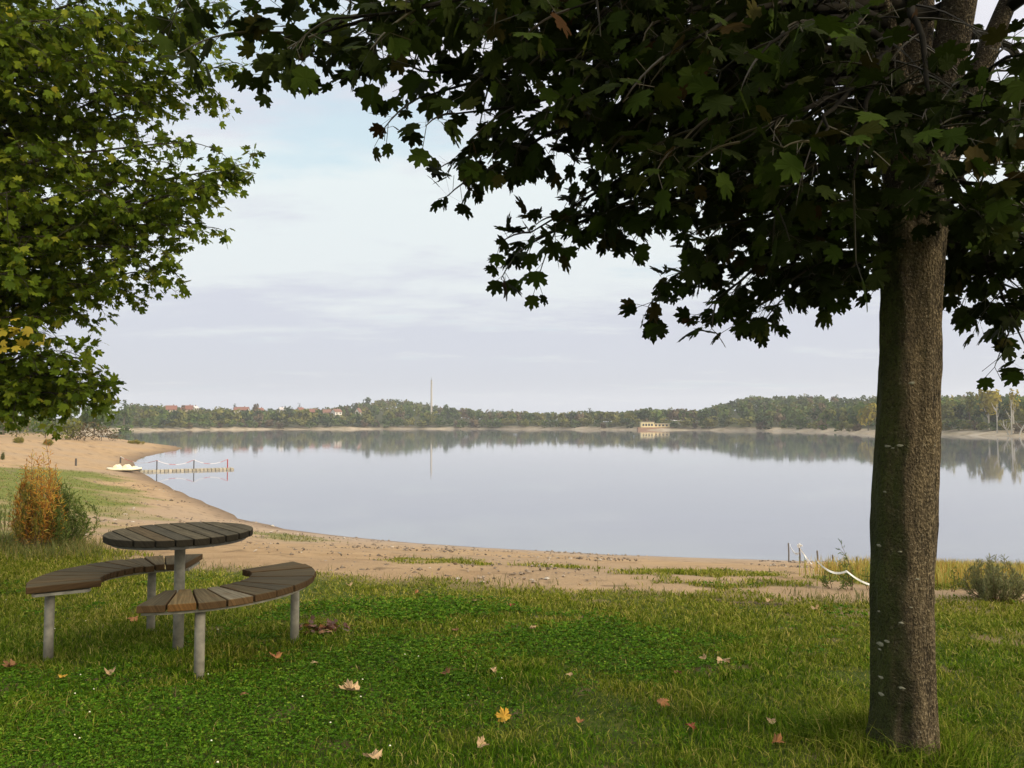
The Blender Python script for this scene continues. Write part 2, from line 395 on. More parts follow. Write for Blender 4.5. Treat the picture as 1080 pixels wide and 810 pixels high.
# ------------------------------------------------------------------ bark
def bark(name, base, moss, mossdir=None, lichen=True):
    m = Mat(name, .9, .15); o = m.obj()
    st = m.noise(m.vscale(o, (1, 1, .16)), 24, 6, .65); cr = m.noise(m.vscale(o, (1, 1, .1)), 9, 5, .6); bl = m.noise(o, 75, 4, .6); lent = m.noise(m.vscale(o, (.5, .5, 3.2)), 16, 4, .6)
    c = m.ramp(st, [(.25, tuple(x * .4 for x in base)), (.5, base), (.8, tuple(min(1, x * 1.7) for x in base))])
    c = m.mix(m.math('MULTIPLY', m.step(lent, .52, .66), .55), c, tuple(x * 1.8 for x in base))
    c = m.mix(m.math('MULTIPLY', m.step(bl, .58, .70), .8), c, (.36, .30, .20))
    if moss:
        sx = m.n('ShaderNodeSeparateXYZ'); nm = m.n('ShaderNodeNewGeometry').outputs['Normal']
        m.put(sx.inputs[0], nm)
        f = m.math('ADD', m.math('MULTIPLY', sx.outputs[0], -.75), m.math('MULTIPLY', sx.outputs[1], .1))
        f = m.math('ADD', f, m.math('MULTIPLY', m.math('SUBTRACT', m.noise(o, 7, 5, .65), .5), 1.1))
        c = m.mix(m.math('MULTIPLY', m.step(f, .05, .75), .85), c, moss)
    h = m.math('ADD', m.math('MULTIPLY', cr, 1.2), m.math('ADD', m.math('MULTIPLY', st, .9), m.math('MULTIPLY', bl, .35)))
    sp_ = m.noise(m.vscale(o, (1, 1, .7)), 95, 3, .55)
    nx = m.n('ShaderNodeSeparateXYZ'); m.put(nx.inputs[0], m.n('ShaderNodeNewGeometry').outputs['Normal']); ckw = m.math('MULTIPLY', m.step(nx.outputs[0], .15, .7), .8)
    ck = m.step(m.math('ABSOLUTE', m.math('SUBTRACT', m.noise(m.vscale(o, (1, 1, .11)), 11, 4, .6), .5)), .03, .0)
    c = m.mix(m.math('MULTIPLY', ck, ckw), c, tuple(x * .25 for x in base)); h = m.math('SUBTRACT', h, m.math('MULTIPLY', ck, m.math('MULTIPLY', ckw, 1.0)))
    c = m.mix(m.math('MULTIPLY', m.math('MULTIPLY', m.step(sp_, .53, .62), m.step(nx.outputs[0], -.3, .5)), .7), c, (.30, .235, .14))
    c = m.mix(m.math('MULTIPLY', m.step(sp_, .46, .38), .6), c, tuple(x * .35 for x in base)); h = m.math('ADD', h, m.math('MULTIPLY', sp_, .8))
    mot = m.noise(m.vscale(o, (1, 1, .55)), 6.5, 5, .65); c = m.mix(1.0, c, m.ramp(mot, [(.3, (.5, .5, .5)), (.5, (.95, .95, .95)), (.7, (1.35, 1.35, 1.32))]), 'MULTIPLY')
    m.color(c); m.bump(m.math('ADD', h, m.math('MULTIPLY', mot, 1.2)), 1.0, .05); return m.m
BARK = bark('maple_bark', (.098, .074, .040), (.055, .070, .013))
BARK2 = bark('dark_bark', (.05, .04, .026), None)
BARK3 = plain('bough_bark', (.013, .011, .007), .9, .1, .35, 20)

# ------------------------------------------------------------------ the big maple on the right
TY = 4.05
tb = at(953, 778, TY)[:2]; tz = gz(*tb)
maple = empty('maple_tree', (tb[0], tb[1], tz))
tag(maple, 'big dark maple with a thick mossy trunk and leaves hanging over the lawn', 'tree')
T = Tree()
rel = lambda p: np.asarray(p, float) - np.array((tb[0], tb[1], tz))
prof = [(775, 953, 40), (765, 954, 38.5), (745, 954.5, 37), (720, 954, 36.2), (680, 953, 36.2), (640, 952, 36), (600, 952, 36), (550, 953, 35.8), (500, 955, 35.4), (450, 956.5, 34.5), (400, 958, 34), (340, 958.5, 34), (300, 959.5, 34), (270, 960, 35.5), (245, 961, 37.5), (228, 961, 33), (210, 962, 24), (198, 962, 8)]
ctrl = [(rel(at(x, y, TY)), (h - 1.5 - 1.5 * (y > 560)) * .915 * TY / F) for y, x, h in prof]
cz = np.array([c[0][2] for c in ctrl]); cx = np.array([c[0][0] for c in ctrl]); crr = np.array([c[1] for c in ctrl])
zz = np.linspace(-.06, cz[-1], 110); S = 72
th = np.arange(S) / S * 2 * pi
ZZ, TT = np.meshgrid(zz, th, indexing='ij')
rr = np.interp(ZZ, cz, crr); fl = np.exp(-np.maximum(ZZ, 0) / .05) * .008
rr = rr + fl * (.6 + .6 * np.sin(TT * 5 + 1.0)) + .006 * np.sin(TT * 3 + ZZ * 1.3) + .004 * np.sin(TT * 7 + ZZ * 2.1)
rr = rr + (smooth_noise(TT * 6 / (2 * pi) * 4, ZZ * 5, 1, 21) - .5) * .008 + (smooth_noise(TT / (2 * pi) * 64, ZZ * 14, 1, 22) - .5) * .006
trunk_w = G()
i = np.arange(len(zz) - 1)[:, None] * S; j = np.arange(S)[None]; j2 = (j + 1) % S
trunk_w.add(np.stack([np.interp(ZZ, cz, cx) + rr * np.cos(TT), rr * np.sin(TT), ZZ], -1), np.stack([i + j, i + j2, i + S + j2, i + S + j], -1).reshape(-1, 4))
top = np.array((np.interp(cz[-4], cz, cx), 0, cz[-4] - .12))
trunk_o = trunk_w.build('trunk', BARK, maple, smooth=True)
# lichen patches on the bark
lic = Mat('lichen', .95, .1); lic.color(lic.ramp(lic.noise(lic.obj(), 60, 4), [(.3, (.17, .165, .11)), (.7, (.30, .28, .20))]))
for (lx, ly, w_) in [(927, 684, 9), (942, 679, 6), (926, 720, 7), (933, 738, 8), (952, 657, 5), (953, 726, 6), (937, 578, 6), (951, 582, 4), (944, 471, 6), (952, 470, 6), (947, 473, 4), (962, 404, 6), (985, 470, 3), (924, 649, 4), (966, 610, 4), (935, 690, 4), (960, 640, 3), (941, 520, 4)]:
    q = rel(at(lx, ly, TY - .14)); rloc = np.interp(q[2], cz, crr); dx = np.clip((q[0] - np.interp(q[2], cz, cx)) / rloc, -.93, .93)
    a0 = -math.acos(dx) if True else 0
    k = 9; V = []
    for u in range(k):
        f = u / k * 2 * pi; ww = w_ * TY / F * .5 * rng.uniform(.7, 1.2)
        aa = a0 + cos(f) * ww / rloc; z_ = q[2] + sin(f) * ww * .5
        V.append((np.interp(z_, cz, cx) + cos(aa) * (rloc + .011), sin(aa) * (rloc + .011), z_))
    cc = np.mean(V, 0); out = np.array((cos(a0), sin(a0), 0)) * .004
    G().add(np.array(V + [cc + out]), np.array([(u, (u + 1) % k, k) for u in range(k)])).build('lichen', lic.m, maple)
# main limbs
limbs = []; limb_g = G()
def limb(px, py, Y, r0, r1, start=None, bend=.2, n=12):
    e = rel(at(px, py, Y)); a = top if start is None else start
    c = a + (e - a) * .5 + np.array((0, 0, .25 * np.linalg.norm(e - a))) * bend
    P = bez(a, c, e, n); limb_g.tube(P, np.linspace(r0, r1, n), 12); limbs.append(P); return P
L1 = limb(893, -170, 4.3, .095, .05, bend=.5)
L2 = limb(950, -420, 4.4, .11, .06, bend=.1)
L3 = limb(1040, -160, 4.0, .1, .075, bend=-.1)
L4 = limb(905, -120, 3.6, .05, .025, start=L2[2], bend=-.1)
L5 = limb(840, -260, 4.9, .07, .03, bend=.3)
L6 = limb(1130, -140, 4.6, .075, .03, bend=.3)
L7 = limb(990, -300, 5.2, .08, .03, bend=.3)
L8 = limb(960, -300, 3.4, .06, .02, start=L2[3], bend=.3)
# leafy boughs: (px, py, distance) of each tip, root limb, root position along it
boughs = [(200, -22, 3.6, L1, 6), (258, 34, 3.45, L1, 5), (300, 40, 3.35, L1, 5), (335, 36, 3.2, L4, 5), (350, 20, 3.0, L4, 6), (300, -20, 3.8, L1, 7), (400, 30, 3.6, L1, 5), (445, 75, 3.7, L1, 4), (440, 104, 3.85, L1, 4),
          (480, 120, 3.5, L1, 4), (505, 185, 4.0, L5, 3), (495, 165, 4.3, L5, 3), (550, 130, 3.7, L1, 4), (540, 60, 3.4, L4, 4), (560, 245, 4.3, L5, 2), (550, 262, 4.5, L5, 2), (590, 235, 4.2, L1, 2), (615, 190, 4.0, L1, 3), (640, 235, 4.4, L5, 2), (660, 140, 3.6, L4, 3),
          (640, 60, 3.3, L4, 4), (690, 220, 3.9, L1, 2), (700, 300, 4.4, L5, 1), (720, 285, 4.5, L1, 1), (755, 318, 4.2, L1, 1), (790, 300, 4.6, L5, 1), (805, 320, 4.3, L1, 0), (830, 300, 4.8, L7, 1), (850, 285, 4.1, L1, 0), (880, 260, 4.4, L1, 1), (760, 240, 3.7, L1, 1),
          (820, 220, 3.5, L4, 1), (780, 150, 3.1, L4, 2), (860, 150, 3.0, L4, 2), (900, 190, 3.1, L8, 1), (720, 150, 3.2, L4, 2), (1000, 160, 3.1, L8, 2), (1060, 130, 2.9, L3, 3), (1090, 60, 3.0, L3, 4), (1100, 210, 3.4, L3, 2), (1030, 210, 3.5, L3, 1),
          (1010, 305, 4.7, L6, 1), (1040, 320, 4.8, L6, 1), (1075, 330, 4.5, L6, 1), (1110, 345, 4.4, L6, 2), (1085, 372, 4.6, L6, 2), (1150, 300, 4.2, L6, 3), (1200, 250, 4.6, L6, 4), (1060, 250, 4.9, L6, 1), (980, 250, 4.9, L7, 1), (930, 230, 5.2, L7, 1),
          (700, 60, 3.0, L4, 5), (800, 60, 2.9, L4, 4), (600, 10, 3.2, L4, 6), (470, -10, 3.2, L4, 7), (380, -30, 4.2, L1, 8), (520, 20, 4.5, L5, 6), (620, 90, 4.8, L5, 5), (720, 100, 5.1, L5, 4), (800, 180, 5.4, L5, 3), (870, 100, 5.5, L7, 4), (960, 150, 5.6, L7, 3), (1050, 120, 5.4, L6, 4), (1120, 60, 5.0, L6, 6), (680, 170, 5.0, L5, 3), (580, 60, 4.0, L1, 6), (450, 40, 4.0, L1, 7)]
boughs = [b for b in boughs if not (b[2] >= 4.95 and b[1] < 160)]
for (px, py, Y, LL, k) in boughs:
    e = rel(at(px, py, Y)); a = LL[min(k, len(LL) - 1)]
    ln = np.linalg.norm(e - a)
    T.branch(a, e, rise=.3, r0=.010 + .010 * ln, r1=.004, twigs=int(5 + 4.0 * ln), tl=.36, lpt=8, ls=.099, start=.22)
# upper crown
def zlow(x): return np.interp(x, [-2.2, -1.6, -.55, 0, .7, 1.2, 2.2, 3.5, 5], [3.9, 3.6, 3.0, 2.6, 2.35, 2.3, 2.5, 2.3, 2.9])
cnt = 0
while cnt < 26:
    q = rng.uniform((-1.8, 1.2, 2.6), (6.2, 7.8, 7.8))
    e_ = (q - np.array((2.2, 4.4, 4.4))) / np.array((4.0, 3.4, 3.3))
    if e_ @ e_ > 1 or e_ @ e_ < .12 or q[2] < zlow(q[0]) + .35 + (.9 if q[1] < 3 else 0): continue
    qpx = CX + F * q[0] / q[1]; qpy = HOR - F * (q[2] - CAMZ) / q[1]
    if q[1] < 4.1 and 850 < qpx < 1090 and -60 < qpy < 130: continue      # the crown is open towards the lawn here
    LL = limbs[rng.integers(len(limbs))]; a = LL[min(int(3 + (q[2] - 2.5) * 1.6 + rng.integers(0, 3)), 11)]
    if np.linalg.norm(rel(q) - a) > 3.4: continue
    ln = np.linalg.norm(rel(q) - a)
    T.branch(a, rel(q), rise=.25, r0=.012 + .009 * ln, r1=.004, twigs=int(5 + 4.0 * ln), tl=.45, lpt=10, ls=.115, start=.25, sides=5); cnt += 1
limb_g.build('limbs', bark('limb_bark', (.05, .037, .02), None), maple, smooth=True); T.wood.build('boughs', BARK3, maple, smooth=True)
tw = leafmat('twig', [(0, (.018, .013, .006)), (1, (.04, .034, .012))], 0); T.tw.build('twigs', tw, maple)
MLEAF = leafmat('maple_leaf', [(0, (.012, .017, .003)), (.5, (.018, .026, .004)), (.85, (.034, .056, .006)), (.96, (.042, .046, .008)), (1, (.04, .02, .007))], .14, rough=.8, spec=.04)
def openings(LP):
    P = LP + np.array((tb[0], tb[1], tz)); qx = CX + F * P[:, 0] / P[:, 1]; qy = HOR - F * (P[:, 2] - CAMZ) / P[:, 1]; u = rng.random(len(P))
    gap = ((qx > 1000) & (qx < 1066) & (qy > -60) & (qy < 62) & (P[:, 1] < 3.95)) | ((qx > 925) & (qx < 995) & (qy > -40) & (qy < 95) & (P[:, 1] < 3.6) & (u < .75)) | ((qx > 862) & (qx < 912) & (qy > -30) & (qy < 115) & (P[:, 1] < 3.9) & (u < .6))
    return ~gap & (rng.random(len(P)) > .1)
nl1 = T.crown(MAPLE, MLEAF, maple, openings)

# ------------------------------------------------------------------ the yellower maple on the left (trunk outside the frame)
lb = np.array((-8.9, 9.8)); lz = gz(*lb)
maple2 = empty('maple_tree', (lb[0], lb[1], lz)); tag(maple2, 'yellow green maple whose crown reaches in above the bushes at the beach', 'tree')
rel2 = lambda p: np.asarray(p, float) - np.array((lb[0], lb[1], lz))
T2 = Tree(); tg = G()
P = np.array([(0, 0, -.1), (.02, 0, .3), (.03, .02, 1.2), (.0, .05, 2.4), (.06, .1, 4), (.1, .1, 6), (.1, .2, 8.2)])
tg.tube(P, [.24, .19, .17, .15, .12, .08, .03], 16); tg.build('trunk', BARK2, maple2, smooth=True)
tips2 = [(-10, -20, 9.0), (30, -30, 9.0), (80, -30, 9.2), (130, -40, 9.4), (0, 20, 9.3), (60, -10, 9.8), (245, 66, 9.2), (222, 90, 9.6), (185, 60, 9.0), (215, 40, 9.8), (195, 20, 9.4), (170, -10, 9), (228, 5, 10), (140, 100, 9.0), (150, 125, 9.6), (200, 150, 9.2), (248, 178, 9.3), (262, 172, 9.5), (225, 195, 9.0), (200, 215, 9.6), (208, 240, 9.1), (175, 235, 9.4), (160, 260, 9.0), (178, 285, 9.5),
         (140, 275, 9.2), (125, 300, 9.4), (95, 300, 9.1), (75, 325, 9.5), (50, 335, 9), (30, 350, 9.5), (60, 370, 9.2), (90, 378, 9.0), (104, 395, 9.3), (96, 420, 9.1), (98, 440, 9.4), (76, 430, 9.0), (60, 440, 9.2), (40, 435, 9.0), (20, 425, 9.4), (10, 400, 9), (45, 410, 9.6), (80, 405, 9.8),
         (100, 200, 8.8), (60, 150, 8.6), (40, 90, 8.6), (90, 60, 8.5), (120, 20, 8.6), (60, 20, 8.4), (20, 40, 8.4), (20, 200, 8.4), (60, 250, 8.6), (20, 290, 8.5), (100, 250, 9.5), (130, 180, 9.8), (160, 170, 9.4), (110, 130, 9.9), (60, 300, 9.9), (20, 330, 9.8), (150, 215, 10.0), (-20, 380, 9.0), (-20, 440, 9.2), (-40, 330, 9.0), (-30, 150, 8.4), (-40, 60, 8.4), (-30, 240, 8.4),
         (170, 110, 10.2), (60, 100, 10.5), (90, 180, 10.6), (40, 230, 10.6), (100, 290, 10.4), (30, 130, 10.8), (140, 60, 10.4), (60, 40, 10.8)]
for (px, py, Y) in tips2:
    py = py - (14 if py > 415 else 0); e = rel2(at(px, py, Y)); hz = max(1.9, e[2] * .9 - .55 * np.hypot(e[0], e[1]) * .3 + .3); a = np.array((.05, .05, min(hz, 7)))
    ln = np.linalg.norm(e - a)
    T2.branch(a, e, rise=.2, r0=.015 + .006 * ln, r1=.005, twigs=int(6.2 * ln + 4), tl=.5, lpt=15, ls=.089, start=.3, sides=5)
cnt = 0
while cnt < 62:
    d = rdir(1)[0]; q = np.array((0, 0, 4.9)) + d * np.array((4.3, 4.3, 3.9)) * rng.uniform(.6, 1)
    if q[2] < 1.6 or (q[0] > .5 and q[1] < 2.5): continue
    a = np.array((.05, .05, float(np.clip(q[2] * .75 + .4, 2, 7.4))))
    T2.branch(a, q, rise=.2, r0=.04, r1=.006, twigs=18, tl=.55, lpt=11, ls=.1, start=.35, sides=4); cnt += 1
T2.wood.build('boughs', BARK2, maple2, smooth=True); T2.tw.build('twigs', tw, maple2)
YLEAF = leafmat('maple_leaf_yellowing', [(0, (.042, .070, .004)), (.4, (.078, .120, .006)), (.85, (.13, .17, .009)), (.99, (.18, .20, .015)), (1, (.30, .25, .02))], .3, rough=.7, spec=.1)
nl2 = T2.crown(MAPLE_LOW, YLEAF, maple2)
# a cluster of yellow leaves low in the left crown
yl = G(); nY = 26; c0 = rel2(at(8, 352, 8.4))
yl.inst(MAPLE_LOW[0], MAPLE_LOW[1], c0 + rng.normal(size=(nY, 3)) * (.16, .12, .1), nrm(rng.normal(size=(nY, 3)) + (0, -.5, -.7)), nrm(rng.normal(size=(nY, 3)) * .5 + (0, -.5, 1)), rng.uniform(.08, .13, nY))
yl.build('yellow_leaves', leafmat('yellow_leaf', [(0, (.32, .26, .02)), (1, (.45, .33, .03))], .3), maple2)

# ------------------------------------------------------------------ round table and two curved benches
def wood(name, top, edge, sc=1.0):
    m = Mat(name, .85, .08)
    uv = m.n('ShaderNodeUVMap', uv_map='grain').outputs[0]
    gr1 = m.noise(m.vscale(uv, (2.2, 55, 1)), 1.0, 6, .65); gr2 = m.noise(m.vscale(uv, (6, 11, 1)), 1.0, 5, .6); isl = m.isl()
    c = m.ramp(gr1, [(.28, tuple(x * .45 for x in top)), (.52, top), (.78, tuple(x * 1.75 for x in top))])
    c = m.mix(m.math('MULTIPLY', m.step(gr2, .5, .7), .55), c, edge)
    tint = m.ramp(isl, [(0, (.72, .74, .78)), (.5, (1, .95, .88)), (.82, (1.2, 1.12, 1.0)), (.93, (1.9, 1.75, 1.55)), (1, (1.0, .8, .6))])
    c = m.mix(1.0, c, tint, 'MULTIPLY')
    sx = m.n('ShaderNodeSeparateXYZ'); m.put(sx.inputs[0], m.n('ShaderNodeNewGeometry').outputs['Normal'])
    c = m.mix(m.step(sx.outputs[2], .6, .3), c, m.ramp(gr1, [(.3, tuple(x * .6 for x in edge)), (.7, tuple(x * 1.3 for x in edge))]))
    m.color(c); m.bump(m.math('ADD', gr1, m.math('MULTIPLY', gr2, .5)), .6, .006); return m.m
SEATW = wood('weathered_seat_wood', (.078, .064, .038), (.078, .047, .022))
TOPW = wood('weathered_table_wood', (.098, .084, .054), (.034, .028, .019))
STEEL = plain('galvanised_steel', (.215, .20, .155), .65, .3, .35, 14, 0)
STEELD = plain('dark_steel', (.14, .135, .125), .6, .3, .35, 14, .3)
class Planks(G):
    def __init__(s): super().__init__(); s.uv = []
    def plank(s, poly, z0, z1, ax, uo, mi=0):
        "prism from a horizontal polygon; ax = grain direction"
        poly = np.asarray(poly, float); k = len(poly)
        V = np.vstack([np.c_[poly, np.full(k, z0)], np.c_[poly, np.full(k, z1)]])
        if np.cross(poly[1] - poly[0], poly[2] - poly[1]) < 0: order = list(range(k))[::-1]
        else: order = list(range(k))
        polys = [np.array([[o for o in order[::-1]]]), np.array([[o + k for o in order]])]
        sides = np.array([(order[a], order[(a + 1) % k], order[(a + 1) % k] + k, order[a] + k) for a in range(k)])
        polys.append(sides)
        s.add(V, *polys, mi=mi)
        pr = np.array((-ax[1], ax[0]))
        for p in polys:
            for f in p:
                for v in f:
                    s.uv.append((V[v][:2] @ ax + uo, V[v][:2] @ pr + uo * .37 + V[v][2] * .5))
    def finish(s, name, mat, parent, bw=.006):
        o = s.build(name, mat, parent)
        l = o.data.uv_layers.new(name='grain'); l.data.foreach_set('uv', np.array(s.uv, np.float32).ravel())
        return bevel(o, bw, 2)
def arc(c, r, a0, a1, n): t = np.linspace(a0, a1, n); return np.c_[c[0] + r * np.cos(t), c[1] + r * np.sin(t)]
def arcbar(gm, r, w, z0, z1, a0, a1, n=28):
    t = np.linspace(a0, a1, n); P = []
    for rr_, z_ in ((r - w, z0), (r + w, z0), (r + w, z1), (r - w, z1)): P.append(np.c_[rr_ * np.cos(t), rr_ * np.sin(t), np.full(n, z_)])
    V = np.stack(P, 1).reshape(-1, 3); i = np.arange(n - 1)[:, None] * 4; j = np.arange(4)[None]; j2 = (j + 1) % 4
    gm.add(V, np.stack([i + j, i + j2, i + 4 + j2, i + 4 + j], -1).reshape(-1, 4)[:, ::-1], [[0, 1, 2, 3]], [[4 * n - 1, 4 * n - 2, 4 * n - 3, 4 * n - 4]])
PALEW = wood('pale_replaced_plank', (.17, .15, .105), (.11, .066, .03)); WORNW = wood('worn_brown_plank', (.12, .09, .045), (.14, .072, .024))
def bench(cx_, cy_, ztop, a0, a1, n, ri, ro, legs, label, odd={}):
    zg = gz(cx_, cy_)
    b = empty('curved_bench', (cx_, cy_, zg)); tag(b, label, 'bench', 'curved benches round the table')
    zt = ztop - zg; pk = Planks(); da = (a1 - a0) / n; gap = .006
    for k in range(n):
        t0 = a0 + k * da; t1 = t0 + da
        e0 = np.array((cos(t0), sin(t0))); e1 = np.array((cos(t1), sin(t1))); tm = np.array((-sin((t0 + t1) / 2), cos((t0 + t1) / 2)))
        ax = np.array((cos((t0 + t1) / 2), sin((t0 + t1) / 2)))
        j = rng.uniform(-.006, .006); dz = rng.uniform(-.003, .004)
        poly = [e0 * (ri + j) + tm * gap, e0 * (ro + j) + tm * gap, e1 * (ro + j) - tm * gap, e1 * (ri + j) - tm * gap]
        pk.plank(poly, zt - .05 + dz, zt + dz, ax, k * 3.7 + rng.random(), odd.get(k, 0))
    pk.finish('seat', [SEATW, PALEW, WORNW], b)
    f = G()
    for r_ in (ri + .07, ro - .05): arcbar(f, r_, .006, zt - .072, zt - .053, a0 + .03, a1 - .03)
    for t_ in [a0 + .04, a1 - .04] + [l for l in legs]:
        rm = (ri + ro) / 2; f.box((cos(t_) * (rm + .01), sin(t_) * (rm + .01), zt - .066), (ro - ri - .13, .04, .02), t_)
    f.build('frame', STEEL, b)
    for t_ in legs:
        lg_ = G(); rm = (ri + ro) / 2 + .09; x_, y_ = rm * cos(t_), rm * sin(t_)
        zl = gz(cx_ + x_, cy_ + y_) - zg - .12
        lg_.tube([(x_, y_, zl), (x_, y_, zt - .092)], .034, 20); lo = lg_.build('leg', STEEL, b, smooth=True)
        lo.data.polygons.foreach_set('use_smooth', [len(p_.vertices) == 4 for p_ in lo.data.polygons])
    return b
SEATZ = CAMZ - 1.19
bench(-2.50, 6.2, SEATZ, R(-87), R(50), 12, .47, .96, [R(-62), R(20)], 'curved slatted bench nearer the middle of the lawn, with one pale plank', {1: 2, 3: 1})
bench(-2.72, 6.35, SEATZ, R(95), R(215), 12, .47, .96, [R(203), R(122)], 'curved slatted bench on the bush side of the round table')
tcx, tcy = -2.59, 6.27; ztg = gz(tcx, tcy); ztop = CAMZ - .84
tab = empty('round_table', (tcx, tcy, ztg)); tag(tab, 'round picnic table with dark weathered planks on a single steel post', 'table')
pk = Planks(); Rt = .54; dirv = nrm(np.array((.65, -.81))); pv = np.array((-dirv[1], dirv[0])); npk = 9; wpk = 2 * Rt / npk
for k in range(npk):
    u0 = -Rt + k * wpk + .005; u1 = u0 + wpk - .01; pts = []
    u0 = max(u0, -Rt + .004); u1 = min(u1, Rt - .004)
    m_ = 9
    for u in np.linspace(u0, u1, m_): pts.append(pv * u + dirv * math.sqrt(max(Rt ** 2 - u * u, 0)))
    for u in np.linspace(u1, u0, m_): pts.append(pv * u - dirv * math.sqrt(max(Rt ** 2 - u * u, 0)))
    dz = rng.uniform(-.003, .003)
    pk.plank(pts, ztop - ztg - .05 + dz, ztop - ztg + dz, dirv, k * 5.1)
pk.finish('tabletop', TOPW, tab, .005)
f = G()
arcbar(f, Rt - .07, .02, ztop - ztg - .076, ztop - ztg - .054, 0, 2 * pi, 64)
for a_ in (.3, .3 + pi / 2): f.box((0, 0, ztop - ztg - .075), (2 * Rt - .2, .05, .022), a_)
f.build('frame', STEELD, tab)
f = G(); f.tube([(0, 0, -.12), (0, 0, ztop - ztg - .088)], .04, 24); o = f.build('post', STEEL, tab, smooth=True)
o.data.polygons.foreach_set('use_smooth', [len(p_.vertices) == 4 for p_ in o.data.polygons])

# ------------------------------------------------------------------ lawn: blades and clover
def blades(N, xy, L, W, lean=.5, name='grass', mat=None, z=None):
    gm = G(); n = len(xy); a = rng.uniform(0, 2 * pi, n); side = np.c_[np.cos(a), np.sin(a), np.zeros(n)]
    ln = rng.normal(size=(n, 2)) * lean; ln = np.c_[ln, np.zeros(n)] * L[:, None]
    p = np.c_[xy, (height(xy[:, 0], xy[:, 1]) if z is None else z) - .01]
    w = side * W[:, None] * .5; up = np.c_[np.zeros((n, 2)), L]
    V = np.stack([p - w, p + w, p + up * .55 + ln * .3 + w * .8, p + up * .55 + ln * .3 - w * .8, p + up * .95 + ln - np.c_[np.zeros((n, 2)), .25 * np.linalg.norm(ln, axis=1)]], 1).reshape(-1, 3)
    k = (np.arange(n) * 5)[:, None]
    gm.add(V, k + np.array([[0, 1, 2, 3]]), k + np.array([[3, 2, 4]]))
    return gm
def sample_lawn(n, y0, y1, pw):
    u = rng.random(n); Y = (y0 ** pw + u * (y1 ** pw - y0 ** pw)) ** (1 / pw)
    X = rng.uniform(-1, 1, n) * (.7 * Y + .7); return X, Y
X, Y = sample_lawn(340000, 3.1, 13.5, .55)
gr_, so_, cl_ = cover(X, Y)
farl = segd(X, Y, REED)
keep = (rng.random(len(X)) < np.clip(gr_ * 1.15, 0, 1) * (1 - .6 * cl_)) & (lake_sd(X, Y) > 1.5)
X, Y, cl_ = X[keep], Y[keep], cl_[keep]
dt = np.hypot(X - tb[0], Y - tb[1])
tuft = smooth_noise(X, Y, .16, 31) * .6 + smooth_noise(X, Y, .5, 32) * .4
L = rng.uniform(.03, .062, len(X)) * (.7 + .8 * tuft) * (1 + 2.4 * np.exp(-((dt - .2) / .22) ** 2)) * np.where(rng.random(len(X)) < .03, 1.7, 1)
L *= np.where(smooth_noise(X, Y, .9, 33) > .62, 1.25, 1)
W = rng.uniform(.0035, .0078, len(X)) * np.clip(Y / 4.3, .9, 2.6)
m = Mat('grass_blade', .8, .03); p = m.pos()
c = m.ramp(m.isl(), [(0, (.022, .050, .003)), (.35, (.054, .122, .005)), (.75, (.112, .205, .010)), (.93, (.23, .25, .03)), (1, (.42, .34, .12))])
c = m.mix(m.math('MULTIPLY', m.step(m.noise(p, 1.1, 4, .6), .45, .68), .75), c, m.ramp(m.isl(), [(0, (.066, .10, .005)), (.5, (.17, .195, .012)), (1, (.39, .32, .09))]))
sx = m.n('ShaderNodeSeparateXYZ'); m.put(sx.inputs[0], p)
c = m.mix(m.math('MULTIPLY', m.step(sx.outputs[1], 5.2, 8.8), .62), c, m.ramp(m.isl(), [(0, (.09, .12, .008)), (.5, (.225, .235, .02)), (1, (.45, .36, .11))]))
c = m.mix(m.math('MULTIPLY', m.math('MULTIPLY', m.step(sx.outputs[0], -.3, 2.2), m.step(m.noise(p, .9, 4, .6), .35, .65)), .35), c, m.ramp(m.isl(), [(0, (.075, .10, .006)), (.5, (.20, .21, .013)), (1, (.41, .33, .09))]))
m.color(c); m.translucent(c, .25); BLADE = m.m
gb = blades(0, np.c_[X, Y], L, W, .55); gb.build('grass', BLADE)
tag(bpy.data.objects['grass'], 'short green grass of the lawn in front of the beach', 'grass', kind='stuff')
# sparse tufts on the beach, the meadow patch further left, and the strips
X, Y = sample_lawn(90000, 9, 75, .4); g2, s2, c2 = cover(X, Y)
keep = (rng.random(len(X)) < g2 ** 1.5) & ((soft(X, Y, LAWN, .1) < .5) | (Y > 12.8)) & (lake_sd(X, Y) > 2) & (soft(X, Y, REED, .1) < .5)
X, Y = X[keep], Y[keep]
gb = blades(0, np.c_[X, Y], rng.uniform(.05, .14, len(X)), .008 * np.clip(Y / 9, 1, 4) * rng.uniform(.7, 1.3, len(X)), .5)
BEACHG = leafmat('beach_grass_blade', [(0, (.06, .085, .015)), (.5, (.12, .135, .025)), (1, (.26, .2, .07))], .25)
tag(gb.build('beach_grass', BEACHG), 'thin grass in patches and strips on the sandy beach', 'grass', kind='stuff')
# pebbles and bits of driftwood on the sand
X, Y = sample_lawn(9000, 9.5, 60, .5); g5, s5, c5 = cover(X, Y); keep = (g5 < .3) & (lake_sd(X, Y) > .15) & (smooth_noise(X, Y, 2.0, 61) + .25 * rng.random(len(X)) > .72); X, Y = X[keep], Y[keep]; n = len(X)
OCT = np.array([(1, 0, 0), (-1, 0, 0), (0, 1, 0), (0, -1, 0), (0, 0, .6), (0, 0, -.6)], float); OF = [np.array([(0, 2, 4), (2, 1, 4), (1, 3, 4), (3, 0, 4), (2, 0, 5), (1, 2, 5), (3, 1, 5), (0, 3, 5)])]
pb = G(); pb.inst(OCT, OF, np.c_[X, Y, height(X, Y) + .01], nrm(rng.normal(size=(n, 3)) * (1, 1, .15)), nrm(rng.normal(size=(n, 3)) * .15 + (0, 0, 1)), (rng.uniform(.012, .035, n) * np.clip(Y / 14, 1, 3))[:, None] * rng.uniform(.5, 1.6, (n, 3)))
